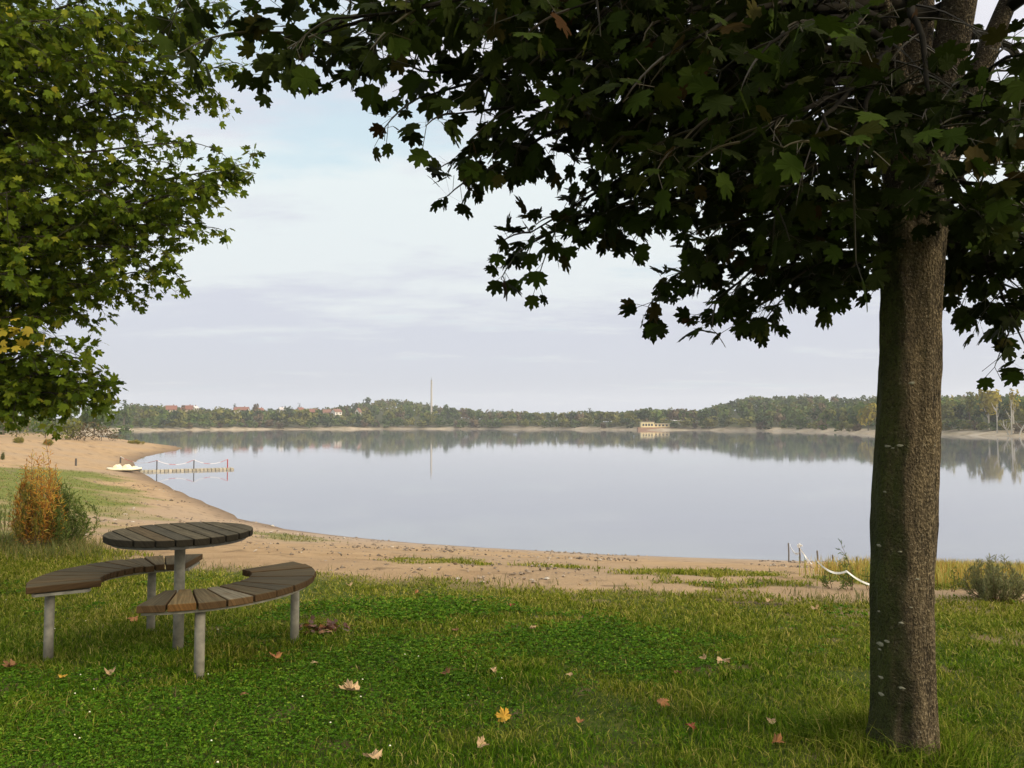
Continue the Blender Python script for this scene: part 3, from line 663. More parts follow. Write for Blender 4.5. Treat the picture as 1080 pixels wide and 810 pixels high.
tag(pb.build('beach_pebbles', leafmat('pebble', [(0, (.08, .055, .035)), (.5, (.2, .15, .1)), (.85, (.26, .2, .14)), (1, (.4, .35, .28))], 0)), 'small dark pebbles and bits of driftwood strewn on the sand', 'pebbles', kind='stuff')
# clover
X, Y = sample_lawn(150000, 3.2, 9.5, .6); g3, s3, c3 = cover(X, Y); keep = (rng.random(len(X)) < c3 * .95) & (g3 > .3); X, Y = X[keep], Y[keep]; n = len(X)
hgt = rng.uniform(.012, .055, n); ctrp = np.c_[X, Y, height(X, Y) + hgt]
lf = (np.array([(0, 0, 0), (.34, .3, .05), (.42, .75, .06), (.15, 1, .0), (-.15, 1, .0), (-.42, .75, .06), (-.34, .3, .05)]), [np.array([[0, 1, 2, 3], [0, 4, 5, 6]]), np.array([[0, 3, 4]])])
cg = G(); a0 = rng.uniform(0, 2 * pi, n); tilt = rng.normal(size=(n, 3)) * .55
for q in range(3):
    a = a0 + q * 2 * pi / 3; d = np.c_[np.cos(a), np.sin(a), rng.uniform(-.25, .2, n)] + tilt * .3
    cg.inst(lf[0], lf[1], ctrp, d, nrm(np.array((0, 0, 1.)) + tilt), rng.uniform(.008, .0155, n) * np.clip(Y / 4.5, 1, 1.9))
CLV = leafmat('clover_leaf', [(0, (.026, .075, .003)), (.5, (.056, .132, .006)), (.88, (.105, .205, .012)), (1, (.2, .27, .03))], .25, rough=.75, spec=.06)
tag(cg.build('clover', CLV), 'dark green clover growing through the lawn', 'clover', kind='stuff')
# tiny pale lawn flowers: white clover heads and daisies
fx = G(); nf = 45; X, Y = sample_lawn(900, 3.4, 9, .8); g4, s4, c4 = cover(X, Y); keep = np.where((g4 > .5) & (X < 0))[0][:nf]
for k in keep:
    z_ = gz(X[k], Y[k]) + .055; r_ = rng.uniform(.0035, .006); V = []
    for u in range(7): V.append((X[k] + r_ * cos(u * .9), Y[k] + r_ * sin(u * .9), z_ + (u % 2) * .002))
    V.append((X[k], Y[k], z_ + .006)); fx.add(np.array(V), np.array([(u, (u + 1) % 7, 7) for u in range(7)]))
tag(fx.build('lawn_flowers', plain('flower_white', (.7, .68, .5), .7)), 'tiny pale flowers scattered through the lawn', 'flowers', kind='stuff')

# ------------------------------------------------------------------ fallen leaves
def leafcol(nm, c): 
    m = Mat(nm, .7, .2); o = m.obj(); c1 = m.ramp(m.noise(o, 25, 4, .6), [(.3, tuple(x * .55 for x in c)), (.6, c), (.8, tuple(min(1, x * 1.25) for x in c))]); m.color(c1); m.translucent(c1, .15); return m.m
LC = {'tan': leafcol('leaf_tan', (.56, .38, .2)), 'yellow': leafcol('leaf_yellow', (.62, .36, .05)), 'brown': leafcol('leaf_brown', (.24, .12, .05)), 'orange': leafcol('leaf_orange', (.42, .19, .07)), 'red': leafcol('leaf_red', (.26, .07, .035))}
fl = [(369, 735, .15, 'tan', 'big curled tan leaf lying in the clover left of the lawn centre'), (531, 762, .09, 'yellow', 'bright yellow orange leaf standing upright in the grass near the bottom edge'),
      (763, 701, .115, 'tan', 'pale tan leaf, the larger of two side by side between lawn centre and trunk'), (742, 700, .06, 'tan', 'small tan leaf just left of a larger pale one'),
      (509, 794, .07, 'tan', 'light brown leaf near the bottom edge below the bright yellow one'), (612, 769, .06, 'orange', 'small orange leaf right of the bright yellow one'),
      (562, 667, .075, 'tan', 'tan leaf alone on the clover near the lawn centre'), (393, 806, .10, 'tan', 'tan leaf cut by the bottom edge of the picture'),
      (290, 698, .11, 'orange', 'orange brown leaf curled up in front of the middle bench'), (331, 703, .065, 'tan', 'small tan leaf right of the curled orange one'),
      (10, 709, .11, 'brown', 'brown leaf at the left edge of the lawn'), (66, 718, .075, 'yellow', 'small yellowish leaf below the left bench leg'), (116, 715, .08, 'tan', 'greenish tan leaf in the grass below the two benches'),
      (440, 628, .07, 'orange', 'orange leaf on the upper lawn near the sand'), (820, 791, .085, 'orange', 'reddish orange leaf standing in the grass left of the trunk foot'), (729, 772, .08, 'red', 'dark reddish leaf left of the trunk near the bottom edge'),
      (813, 768, .06, 'tan', 'small folded pale leaf above the reddish one near the trunk foot'), (470, 716, .075, 'brown', 'brown leaf sunk in the clover in the lawn middle'), (700, 746, .10, 'orange', 'flat orange brown leaf lying in yellowish grass'),
      (368, 620, .08, 'tan', 'pale leaf right of the middle bench on the upper lawn'), (500, 637, .05, 'tan', 'tiny pale leaf near the middle of the upper lawn'), (140, 655, .13, 'orange', 'orange brown leaf under the benches beside the table post'),
      (520, 712, .06, 'tan', 'crumpled grey tan leaf in the lawn middle'), (480, 668, .08, 'brown', 'brown leaf flat among the clover above the lawn middle'), (540, 641, .07, 'red', 'dark red leaf far up the lawn near the sand'),
      (612, 620, .06, 'tan', 'small pale leaf at the far edge of the lawn'), (600, 716, .055, 'tan', 'tiny light leaf right of the lawn middle'), (812, 637, .09, 'tan', 'pale dry leaf lying by the bare soil strip'), (860, 645, .08, 'tan', 'pale dry leaf on the bare patch left of the trunk'), (258, 737, .06, 'brown', 'brown leaf below the middle bench leg'), (715, 715, .06, 'brown', 'small brown leaf below the pair of tan leaves')]
for (px, py, s_, c_, lab) in fl:
    q = g(px, py + 2); V = MAPLE[0].copy(); V[:, 1] -= .45
    cu = rng.uniform(.9, 2.0); V[:, 2] = cu * V[:, 0] ** 2 * rng.choice([1, 1, -.6]) + rng.uniform(-.6, .9) * V[:, 1] ** 2 + rng.normal(size=len(V)) * .04
    V *= s_ * (.78 if c_ in ('orange', 'red') else .9)
    o = G().add(V, *MAPLE[1]).build('fallen_leaf', LC[c_])
    st_ = V[np.argmin(V[:, 1])]
    o.location = (q[0], q[1], q[2] + .048); up = 1.0 if py == 762 else rng.uniform(-.1, .3)
    o.rotation_euler = (up, rng.uniform(-.4, .4), rng.uniform(-2.6, 2.6) if py != 762 else .3)
    tag(o, lab, 'leaf', 'fallen leaves on the lawn')
# heap of dead leaves beside the bench leg
hp = G(); q = g(334, 668); nH = 90
pp = q + np.c_[rng.normal(size=nH) * .14, rng.normal(size=nH) * .09, np.abs(rng.normal(size=nH)) * .02 + .03]
hp.inst(MAPLE_LOW[0], MAPLE_LOW[1], pp, nrm(rng.normal(size=(nH, 3)) * (1, 1, .35)), nrm(rng.normal(size=(nH, 3)) * .5 + (0, 0, 1)), rng.uniform(.03, .065, nH))
tag(hp.build('leaf_heap', leafmat('heap_leaf', [(0, (.05, .02, .012)), (.6, (.13, .05, .025)), (1, (.32, .15, .06))], .1)), 'heap of dark dead leaves beside the leg of the middle bench', 'leaf heap', kind='stuff')

# ------------------------------------------------------------------ shrubs and weeds
SHST = plain('shrub_stem', (.11, .07, .035), .8)
def shrub(name, base, h, w, nst, leaf, ls, lps, mat, label, cat, stem=SHST, lean=.0, group=None, curve=.25, taper=1.0, t0=.12, stick=.55):
    e = empty(name, base); tag(e, label, cat, group); st = G(); P_, D_, N_ = [], [], []
    for k in range(nst):
        a = rng.uniform(0, 2 * pi); r_ = math.sqrt(rng.random()) * w
        hh = h * rng.uniform(.42, 1.0) * (1 - taper * .35 * (r_ / max(w, 1e-3)))
        b0 = np.array((cos(a), sin(a), 0)) * r_ * .45; tip = np.array((cos(a) * r_ * .75 + lean * hh, sin(a) * r_ * .75, hh))
        Q = bez(b0, np.array((cos(a) * r_ * 1.35 + lean * .3 * hh, sin(a) * r_ * 1.35, hh * .5)) + rng.normal(size=3) * curve * .2 * h, tip, 7)
        st.tube(Q, np.linspace(.004, .0013, 7) * max(1, h * .9), 4, False)
        t = rng.uniform(t0, 1, lps); f = t * 6; i0 = np.minimum(f.astype(int), 5); q_ = Q[i0] + (Q[i0 + 1] - Q[i0]) * (f - i0)[:, None]
        ax = nrm(Q[i0 + 1] - Q[i0]); d_ = nrm(ax * stick + rdir(lps) * .75); P_.append(q_ + rdir(lps) * .015 * h); D_.append(d_); N_.append(rdir(lps))
    st.build('stems', stem, e)
    P_, D_, N_ = map(np.concatenate, (P_, D_, N_))
    sc = rng.uniform(.6, 1.25, len(P_))[:, None] * ls * np.array((leaf, 1, 1))
    G().inst(LEAF6[0], LEAF6[1], P_, D_, N_, sc).build('foliage', mat, e)
    return e
WIL_O = leafmat('willow_leaf_orange', [(0, (.40, .16, .03)), (.4, (.60, .28, .045)), (.7, (.68, .44, .08)), (1, (.52, .48, .09))], .45)
WIL_Y = leafmat('willow_leaf_olive', [(0, (.14, .15, .025)), (.6, (.22, .21, .035)), (1, (.35, .25, .05))], .3)
WIL_G = leafmat('willow_leaf_green', [(0, (.06, .10, .016)), (.6, (.11, .155, .025)), (1, (.19, .22, .045))], .4)
WIL_S = leafmat('willow_leaf_grey', [(0, (.12, .135, .05)), (.6, (.2, .205, .08)), (1, (.32, .3, .13))], .4)
WEED = leafmat('weed_leaf', [(0, (.06, .1, .015)), (.7, (.11, .16, .02)), (1, (.2, .2, .04))], .3)
q = g(40, 577); D = q[1]
shrub('willow_bush', q, 1.2 * 102 / F * D, .31 * D / 11, 60, .28, .07 * D / 11, 80, WIL_O, 'rusty orange willow bush standing at the left lawn edge', 'bush', stick=.55)
q = g(63, 576); shrub('willow_bush', q, 80 / F * q[1], .42 * q[1] / 11, 60, .3, .07 * q[1] / 11, 90, WIL_G, 'dark green willow bush right beside the rusty orange one', 'bush', stick=.55)
q = g(37, 578); shrub('willow_bush', q, 97 / F * q[1], .2 * q[1] / 11, 26, .3, .065 * q[1] / 11, 80, WIL_Y, 'tall thin yellow green willow rising behind the rusty orange bush', 'bush', stick=.9, t0=.3)
q = g(5, 560); shrub('willow_bush', q, 46 / F * q[1], .5, 26, .24, .05, 60, WIL_G, 'low grey green bush at the left edge of the lawn', 'bush', stick=.8)
q = g(1050, 633); shrub('willow_bush', q, 52 / F * q[1], .33, 60, .26, .055, 55, WIL_S, 'round grey green willow bush on the grass right of the trunk', 'bush', stick=.8)
q = g(897, 622); shrub('willow_sapling', q, 66 / F * q[1], .08, 5, .38, .055, 26, WEED, 'leaning green sapling by the white tape left of the trunk', 'sapling', lean=-.26, stick=.5)
q = g(1003, 624); shrub('tall_weed', q, 42 / F * q[1], .09, 4, .5, .04, 18, WEED, 'tall thin weed rising from the dry grass right of the trunk', 'weed')
q = g(880, 621); shrub('tall_weed', q, 30 / F * q[1], .18, 7, .5, .05, 18, WEED, 'short bushy weed at the foot of the leaning sapling', 'weed')
q = g(917, 622); shrub('tall_weed', q, 34 / F * q[1], .12, 5, .4, .05, 18, WEED, 'yellow green weed just left of the thick trunk', 'weed')
q = g(1030, 624); shrub('tall_weed', q, 44 / F * q[1], .14, 5, .3, .035, 16, WIL_S, 'thin grey weed between the tall weed and the round willow bush', 'weed')
q = g(1071, 624); shrub('tall_weed', q, 48 / F * q[1], .12, 5, .3, .035, 16, WIL_S, 'thin grey weed at the right edge behind the round willow bush', 'weed')
q = g(632, 606); shrub('tall_weed', q, 38 / F * q[1], .05, 1, .2, .03, 12, WIL_S, 'single dry weed stalk standing on the sand against the water', 'weed')
q = g(186, 741); shrub('tall_weed', q, .11, .03, 3, .3, .03, 10, WEED, 'small grass weed below the middle bench', 'weed')
for (px, py, h_, w_, mt, lab) in [(20, 467.5, 8, .55, WIL_Y, 'small yellowish bush on the upper sand, leftmost'), (50, 470, 9, .5, WIL_Y, 'small olive bush on the upper sand in front of the dry bushes'), (143, 468.2, 5, .9, WIL_Y, 'tiny yellow bush at the water edge on the sand spit'), (3, 485, 10, .1, WIL_S, 'thin dry stalk standing in the sand at the left edge')]:
    q = g(px, py); shrub('beach_bush', q, h_ / F * q[1], w_ * q[1] / 90, 24, .3, .2 * q[1] / 90, 40, mt, lab, 'bush')
# dry yellow grass along the right shore
xy = rng.uniform(REED.min(0), REED.max(0), (60000, 2)); k = (soft(xy[:, 0], xy[:, 1], REED, .25) > rng.random(len(xy))) & (lake_sd(xy[:, 0], xy[:, 1]) > .5)
xy = xy[k][:10500]
gb = blades(0, xy, rng.uniform(.12, .36, len(xy)), rng.uniform(.006, .012, len(xy)), .22)
DRY = leafmat('dry_grass_blade', [(0, (.26, .16, .03)), (.4, (.46, .29, .06)), (.6, (.54, .41, .10)), (.75, (.30, .30, .05)), (1, (.17, .23, .03))], .3)
tag(gb.build('dry_grass', DRY), 'tall yellow dry grass along the shore behind the trunk', 'dry grass', kind='stuff')
# longer seeding grass along the lawn edge
k = rng.integers(0, len(lawn_far) - 1, 2600); t = rng.random(2600)[:, None]; xy = lawn_far[k] * (1 - t) + lawn_far[k + 1] * t + rng.normal(size=(2600, 2)) * (.3, .25)
xy = xy[(smooth_noise(xy[:, 0], xy[:, 1], .7, 41) > .35)]
near_bush = np.array([g(rng.uniform(-10, 100), rng.uniform(568, 590))[:2] for _ in range(60)])
xy2 = near_bush[rng.integers(0, 60, 2600)] + rng.normal(size=(2600, 2)) * .22; nE = len(xy); xy = np.vstack([xy, xy2])
gb = blades(0, xy, np.r_[rng.uniform(.05, .14, nE), rng.uniform(.08, .26, 2600)], rng.uniform(.005, .010, len(xy)), .35)
tag(gb.build('edge_grass', BEACHG), 'longer seeding grass where the lawn meets the sand', 'grass', kind='stuff')

# ------------------------------------------------------------------ tape fence at the right shore
POSTM = plain('weathered_post', (.16, .14, .12), .8); TAPE = plain('white_tape', (.78, .77, .74), .5); 
fp = [(829, 592.5, 20), (840.5, 594.5, 18), (859, 595.5, 15), (875, 594, 9), (900, 595, 8), (908, 596, 7)]
tops = []
labs = ['thin post at the shore carrying the left end of the white tape', 'thin post at the shore with a white ribbon on its top', 'short grey post at the shore by the dry grass', 'small grey post half hidden in the dry grass', 'small post right of the leaning sapling', 'small post nearest the thick trunk in the dry grass']
for (px, py, h_), lab in zip(fp, labs):
    q = g(px, py); Y_ = min(q[1], 27.2) if px < 850 else min(q[1], 20.)
    x_ = (px - CX) / F * Y_; b_ = np.array((x_, Y_, gz(x_, Y_))); hh = (CAMZ + ray(px, py - h_)[1] * Y_) - b_[2]
    o = G().tube([(0, 0, -.2), (.01, 0, hh * .5), (0, 0, hh - .02), (0, 0, hh)], [.024, .023, .022, .014], 8).build('fence_post', POSTM, None); o.location = b_
    tag(o, lab, 'post', 'thin posts of the shore tape fence'); tops.append(b_ + (0, 0, hh))
def ribbon(name, pts, w, label, cat, mat=TAPE):
    pts = np.asarray(pts); n = len(pts); up = np.array((0, 0, w)); V = []
    t = np.gradient(pts, axis=0); sd = nrm(np.cross(t, (0, 0, 1))) * .004
    for i_ in range(n):
        tw_ = sin(i_ * .9) * .3
        u_ = up + sd[i_] * tw_ * w * 200
        V += [pts[i_] - u_ / 2 - sd[i_], pts[i_] + u_ / 2 - sd[i_], pts[i_] + u_ / 2 + sd[i_], pts[i_] - u_ / 2 + sd[i_]]
    i = np.arange(n - 1)[:, None] * 4; j = np.arange(4)[None]; j2 = (j + 1) % 4
    o = G().add(np.array(V), np.stack([i + j, i + j2, i + 4 + j2, i + 4 + j], -1).reshape(-1, 4), [[0, 1, 2, 3]], [[4 * n - 1, 4 * n - 2, 4 * n - 3, 4 * n - 4]]).build(name, mat)
    return tag(o, label, cat)
def sag(a, b, s_, n=14):
    t = np.linspace(0, 1, n)[:, None]; return a * (1 - t) + b * t - np.c_[np.zeros((n, 2)), (4 * s_ * t * (1 - t))]
ribbon('barrier_tape', sag(tops[0] + (0.03, -.05, -.05), tops[1] + (0, -.05, -.12), .15), .05, 'white tape drooping between the two tall thin shore posts', 'tape')
tail = tops[1] + (0, -.06, -.05)
ribbon('barrier_tape', sag(tail, tail + (.3, -.05, -.42), .02), .05, 'loose white tape end hanging from the ribboned shore post', 'tape')
kn = G(); kc = tops[1]
for _ in range(5): kn.box(kc + rng.normal(size=3) * .02 + (0, -.05, .03), (.07, .02, .05), rng.uniform(0, 3))
tag(kn.build('ribbon_knot', TAPE), 'bunched white ribbon tied on top of a thin shore post', 'ribbon')
def above(px, py, h):
    a, b = ray(px, py); Y = np.geomspace(3, 60, 3000); k = np.argmax(CAMZ + b * Y - h < height(a * Y, Y)); return np.array((a * Y[k], Y[k], CAMZ + b * Y[k]))
A_ = above(862, 592, .45); B_ = above(893, 602.5, .36); C_ = above(925, 618, .2)
ribbon('barrier_tape', np.vstack([sag(A_, B_, .06, 12), sag(B_, C_, .03, 12)[1:]]), .02, 'long white tape sagging through the dry grass towards the trunk', 'tape')

# ------------------------------------------------------------------ pedal boat, floating dock, beach stakes
CREAM = plain('cream_plastic', (.8, .72, .5), .35, .5, .08); HULL = plain('dark_hull', (.07, .06, .05), .5)
q = g(131, 497.5); bd = empty('pedal_boat', (q[0], q[1], q[2]), .12); bd.scale = (q[1] / 80,) * 3
tag(bd, 'cream pedal boat pulled up on the sand beside the floating dock', 'boat')
def loft(gm, secs, mi=0):
    n = len(secs[0]); V = np.concatenate([np.asarray(s_, float) for s_ in secs]); i = np.arange(len(secs) - 1)[:, None] * n; j = np.arange(n)[None]; j2 = (j + 1) % n
    gm.add(V, np.stack([i + j, i + j2, i + n + j2, i + n + j], -1).reshape(-1, 4), np.arange(n)[None, ::-1], (np.arange(n) + (len(secs) - 1) * n)[None])
xs = np.linspace(-1.62, 1.62, 15)
hull = G(); dk = G(); S1, S2 = [], []
for x_ in xs:
    w_ = .72 * (1 - abs(x_ / 1.72) ** 3.5) + .05; bow = .14 * max(0, abs(x_) - 1.0)
    S1.append([(x_, -w_, .17 + bow), (x_, -w_ * .8, .02 + bow), (x_, w_ * .8, .02 + bow), (x_, w_, .17 + bow)])
    S2.append([(x_, -w_ - .03, .17 + bow), (x_, w_ + .03, .17 + bow), (x_, w_, .33 + bow * .6), (x_, w_ * .5, .40 + bow * .3), (x_, -w_ * .5, .40 + bow * .3), (x_, -w_, .33 + bow * .6)])
loft(hull, S1); loft(dk, S2)
hull.build('hull', HULL, bd, smooth=False); dk.build('deck', CREAM, bd, smooth=True)
for sx_ in (-.55, .35):                      # seats and the raised paddle housing read as humps
    for sy_ in (-.34, .34):
        st_ = G(); S3 = []
        for k_, (dx, hh, wd) in enumerate([(-.42, .34, .22), (-.3, .58, .26), (-.12, .72, .27), (.0, .66, .27), (.12, .50, .27), (.42, .40, .25)]):
            S3.append([(sx_ + dx, sy_ - wd, .3), (sx_ + dx, sy_ + wd, .3), (sx_ + dx, sy_ + wd * .85, hh), (sx_ + dx, sy_ - wd * .85, hh)])
        loft(st_, S3); st_.build('seat', CREAM, bd, smooth=False)
hs = G(); loft(hs, [[(x_, -.16, .3), (x_, .16, .3), (x_, .13, h_), (x_, -.13, h_)] for x_, h_ in ((.75, .36), (.9, .56), (1.1, .54), (1.35, .4))]); hs.build('paddle_housing', CREAM, bd)
PONT = Mat('pontoon_plastic', .7, .25); PONT.color(PONT.ramp(PONT.isl(), [(0, (.28, .25, .19)), (.5, (.36, .32, .24)), (1, (.45, .4, .31))])); PONT = PONT.m
A_ = onz(147, 498.0, WATER); B_ = onz(246, 495.3, WATER); dv = nrm(B_ - A_); Ld = np.linalg.norm(B_ - A_); ang = math.atan2(dv[1], dv[0])
dock = empty('floating_dock', (A_[0], A_[1], WATER), ang); tag(dock, 'floating dock of square pontoon blocks reaching from the beach into the lake', 'dock')
nb = 24; dg = G(); bw = Ld / nb
for k in range(nb):
    for r_ in range(3): dg.box(((k + .5) * bw, (r_ - 1) * bw, .07 + rng.uniform(-.01, .01)), (bw * .86, bw * .9, .28))
bevel(dg.build('deck', PONT, dock), .04, 2)
gp = G(); gp.box((Ld / 2, 0, .0), (Ld, bw * 2.6, .16)); gp.build('float_core', HULL, dock)
PDK = plain('dark_post', (.07, .065, .06), .7); PRD = plain('red_post', (.35, .05, .04), .6)
pu = [(165 - 148) / 98., (203 - 148) / 98., (239 - 148) / 98.]; ptop = []
for k, u in enumerate(pu):
    px_ = u * Ld; o = G().tube([(px_, -bw, -.5), (px_, -bw, 1.05), (px_, -bw, 1.1)], [.055, .055, .04], 10).build('post', PRD if k == 2 else PDK, dock)
    if k == 2: tag(o, 'red post at the outer end of the dock')
    ptop.append(np.array((px_, -bw, 1.12)))
q = g(127, 488.5); Mrot = np.array([[cos(ang), sin(ang), 0], [-sin(ang), cos(ang), 0], [0, 0, 1]])
stake_top = Mrot @ (np.array((q[0], q[1], q[2] + .75)) - np.array((A_[0], A_[1], WATER)))
m = Mat('red_white_chain', .6); sx = m.n('ShaderNodeSeparateXYZ'); m.put(sx.inputs[0], m.obj())
m.color(m.mix(m.math('GREATER_THAN', m.math('FRACT', m.math('MULTIPLY', sx.outputs[0], .62)), .62), (.78, .72, .70), (.45, .09, .07))); CH = m.m
ch = G()
for a_, b_ in ((stake_top, ptop[0]), (ptop[0], ptop[1]), (ptop[1], ptop[2])):
    ch.tube(sag(a_, b_, .45, 16), .024, 6)
ch.build('barrier_chain', CH, dock)
for (px, py, h_, lab) in [(80, 491.5, 8, 'dark wooden stake standing on the sand left of the pedal boat'), (127, 488.5, 6, 'short dark stake on the sand behind the pedal boat')]:
    q = g(px, py); o = G().tube([(0, 0, -.3), (0, 0, h_ / F * q[1] - .03), (0, 0, h_ / F * q[1])], [.09, .085, .06], 10).build('wooden_stake', PDK); o.location = q; tag(o, lab, 'stake')

# ------------------------------------------------------------------ far shore: bank bushes, wood, single trees, houses, mast
def far_at(px, t):
    "ground point at distance t behind the far shoreline under pixel column px"
    yd = np.interp(px, faredge_px[:, 0], faredge_px[:, 1]); D0 = (CAMZ - WATER) / (yd - HOR) * F
    Y_ = D0 + t; x_ = (px - CX) / F * Y_; return np.array((x_, Y_, gz(x_, Y_)))
def clump_tree(w, h, n, low=.12, tri=.3, top=.6, inner=True):
    "crown of many small leaf faces through an uneven volume; base at the origin"
    k = rng.integers(4, 8); C_ = np.c_[rng.normal(size=(k, 2)) * .24 * w, rng.uniform(low + .22, .80, k) * h]; Rk = rng.uniform(.22, .36, k)
    C_[0] = (0, 0, h * (1 - .3)); Rk[0] = .3
    idx = rng.integers(0, k, n); d = rdir(n); rr_ = rng.uniform(.55, 1.0, n) ** .5
    sc_ = np.array((w * .95, w * .95, h))
    P_ = C_[idx] + d * rr_[:, None] * (Rk[idx])[:, None] * sc_
    P_[:, 2] = np.clip(P_[:, 2], h * low * .5, h)
    nn = nrm(d + rng.normal(size=(n, 3)) * .5); u = nrm(np.cross(nn, rdir(n))); v = np.cross(nn, u)
    s_ = (tri * rng.uniform(.5, 1.2, n) * min(w, h) * .5)[:, None]
    V = np.stack([P_ - u * s_, P_ + v * s_ * .8, P_ + u * s_, P_ - v * s_ * .7], 1)
    return V.reshape(-1, 3)
def quads(n): return np.arange(n * 4).reshape(-1, 4)
def treemat(name, stops):
    m = Mat(name, .9, .1); c = m.ramp(m.math('ADD', m.math('MULTIPLY', m.isl(), .4), m.math('MULTIPLY', m.step(m.noise(m.vscale(m.pos(), (1, .6, .6)), .11, 2, .5), .3, .7), .7)), stops); m.color(c); m.translucent(c, .15); return m.m
FG1 = treemat('far_green', [(0, (.035, .06, .014)), (.5, (.065, .102, .021)), (1, (.12, .15, .032))])
FG2 = treemat('far_olive', [(0, (.065, .077, .018)), (.5, (.12, .126, .028)), (1, (.20, .185, .048))])
FG3 = treemat('far_brown', [(0, (.07, .055, .03)), (.5, (.12, .09, .05)), (1, (.18, .14, .08))])
FG4 = treemat('far_yellow', [(0, (.15, .13, .02)), (.5, (.26, .21, .025)), (1, (.36, .28, .04))])
FG5 = treemat('far_dark', [(0, (.025, .042, .015)), (.5, (.042, .066, .022)), (1, (.07, .10, .033))])
TRK = plain('far_trunk', (.1, .08, .06), .9); PALE = plain('pale_trunk', (.42, .38, .31), .9)
# the wood on the slopes: one mass of many crowns
wd = [G() for _ in range(4)]
def skyline(px): return np.interp(px, sky_px[:, 0], sky_px[:, 1])
for k in range(2100):
    px = rng.uniform(-150, 1250); t = 18 + 330 * rng.random() ** .8
    if t > 120 and rng.random() < .25: pass
    q = far_at(np.clip(px, 104, 1250), t) if px > 125 else None
    if q is None: continue
    h_ = rng.uniform(8, 13); w_ = rng.uniform(6, 10)
    lim = (CAMZ + (HOR - skyline(px) + rng.uniform(-1.2, 1.6)) / F * q[1]) - q[2]     # crowns stay under the ridge line
    if 165 < px < 390 and t < 68: h_ = max(3.5, (CAMZ + (HOR - rng.uniform(431.5, 436.5)) / F * q[1]) - q[2]); w_ = rng.uniform(7, 11); lim = h_
    h_ = min(h_, max(lim, 3.5)); w_ = min(w_, h_ * 1.1)
    ki = rng.choice(4, p=[.36, .34, .14, .16]) if px < 740 else rng.choice(4, p=[.5, .2, .08, .22])
    n_ = int(85 if t < 60 else 60)
    V = clump_tree(w_, h_, n_, tri=.34); wd[ki].add(V + q - (0, 0, .3), quads(n_))
for gm, mt, nm, lb_ in zip(wd, (FG1, FG2, FG3, FG5), ('green_wood', 'olive_wood', 'brown_wood', 'dark_wood'), ('mid green crowns of the wood covering the far shore and hill', 'olive crowns of the wood along the far shore', 'brownish crowns scattered in the wood beyond the lake', 'dark green crowns of the wood on the far hill')):
    tag(gm.build(nm, mt), lb_, 'wood', kind='stuff')
# single trees and bushes one can tell apart
def tree(name, q, w, h, n, mat, label, cat='tree', group=None, trunk=TRK, low=.2, tri=.26, tr=.02, th=.5):
    e = empty(name, q); tag(e, label, cat, group)
    tk = G(); tk.tube([(0, 0, -.5), (.1, 0, h * .3), (0, 0, h * th)], [h * tr, h * tr * .8, h * tr * .4], 6)
    for s_ in range(4):
        a = rng.uniform(0, 6.28); tk.tube([(0, 0, h * rng.uniform(.25, .4)), (cos(a) * w * .15, sin(a) * w * .15, h * .5), (cos(a) * w * .28, sin(a) * w * .28, h * .66)], [h * tr * .5, h * tr * .35, h * tr * .15], 5)
    tk.build('trunk', trunk, e); G().add(clump_tree(w, h, n, low=low, tri=tri), quads(n)).build('crown', mat, e); return e
protos = []
for k in range(7):
    mt = [FG2, FG1, FG2, FG3, FG1, FG5, FG2][k]
    protos.append((mt, clump_tree(1, 1, 150, low=.02, tri=.24)))
meshes = []
for mt, V in protos:
    o = G().add(V, quads(150)).build('far_bush', mt); meshes.append(o.data); bpy.data.objects.remove(o)
kinds = {FG1.name: ('green', 'green bush in the row along the sandy far bank'), FG2.name: ('olive', 'olive bush in the row along the sandy far bank'), FG3.name: ('brown', 'brownish bush in the row along the sandy far bank'), FG5.name: ('dark', 'dark green bush in the row along the sandy far bank')}
px = 132.0
while px < 1080:
    k = rng.integers(7); q = far_at(px, rng.choice([rng.uniform(5, 8), rng.uniform(8, 12), rng.uniform(10, 17)])); right = px > 700
    if px > 905 and px < 925: px += 6; continue
    h_ = rng.uniform(4.5, 7.5) * (1.25 if right else 1) * (1.35 if px < 180 else 1) * q[1] / 600; w_ = h_ * rng.uniform(1.1, 1.7)
    o = bpy.data.objects.new('far_bush', meshes[k]); col.objects.link(o); o.location = q; o.scale = (w_, w_, h_); o.rotation_euler = (0, 0, rng.uniform(0, 6))
    kn_ = kinds[protos[k][0].name]; tag(o, kn_[1], 'bush', kn_[0] + ' bushes along the far bank')
    px += w_ / q[1] * F * rng.uniform(.42, .7)
S_ = lambda q: q[1] / F
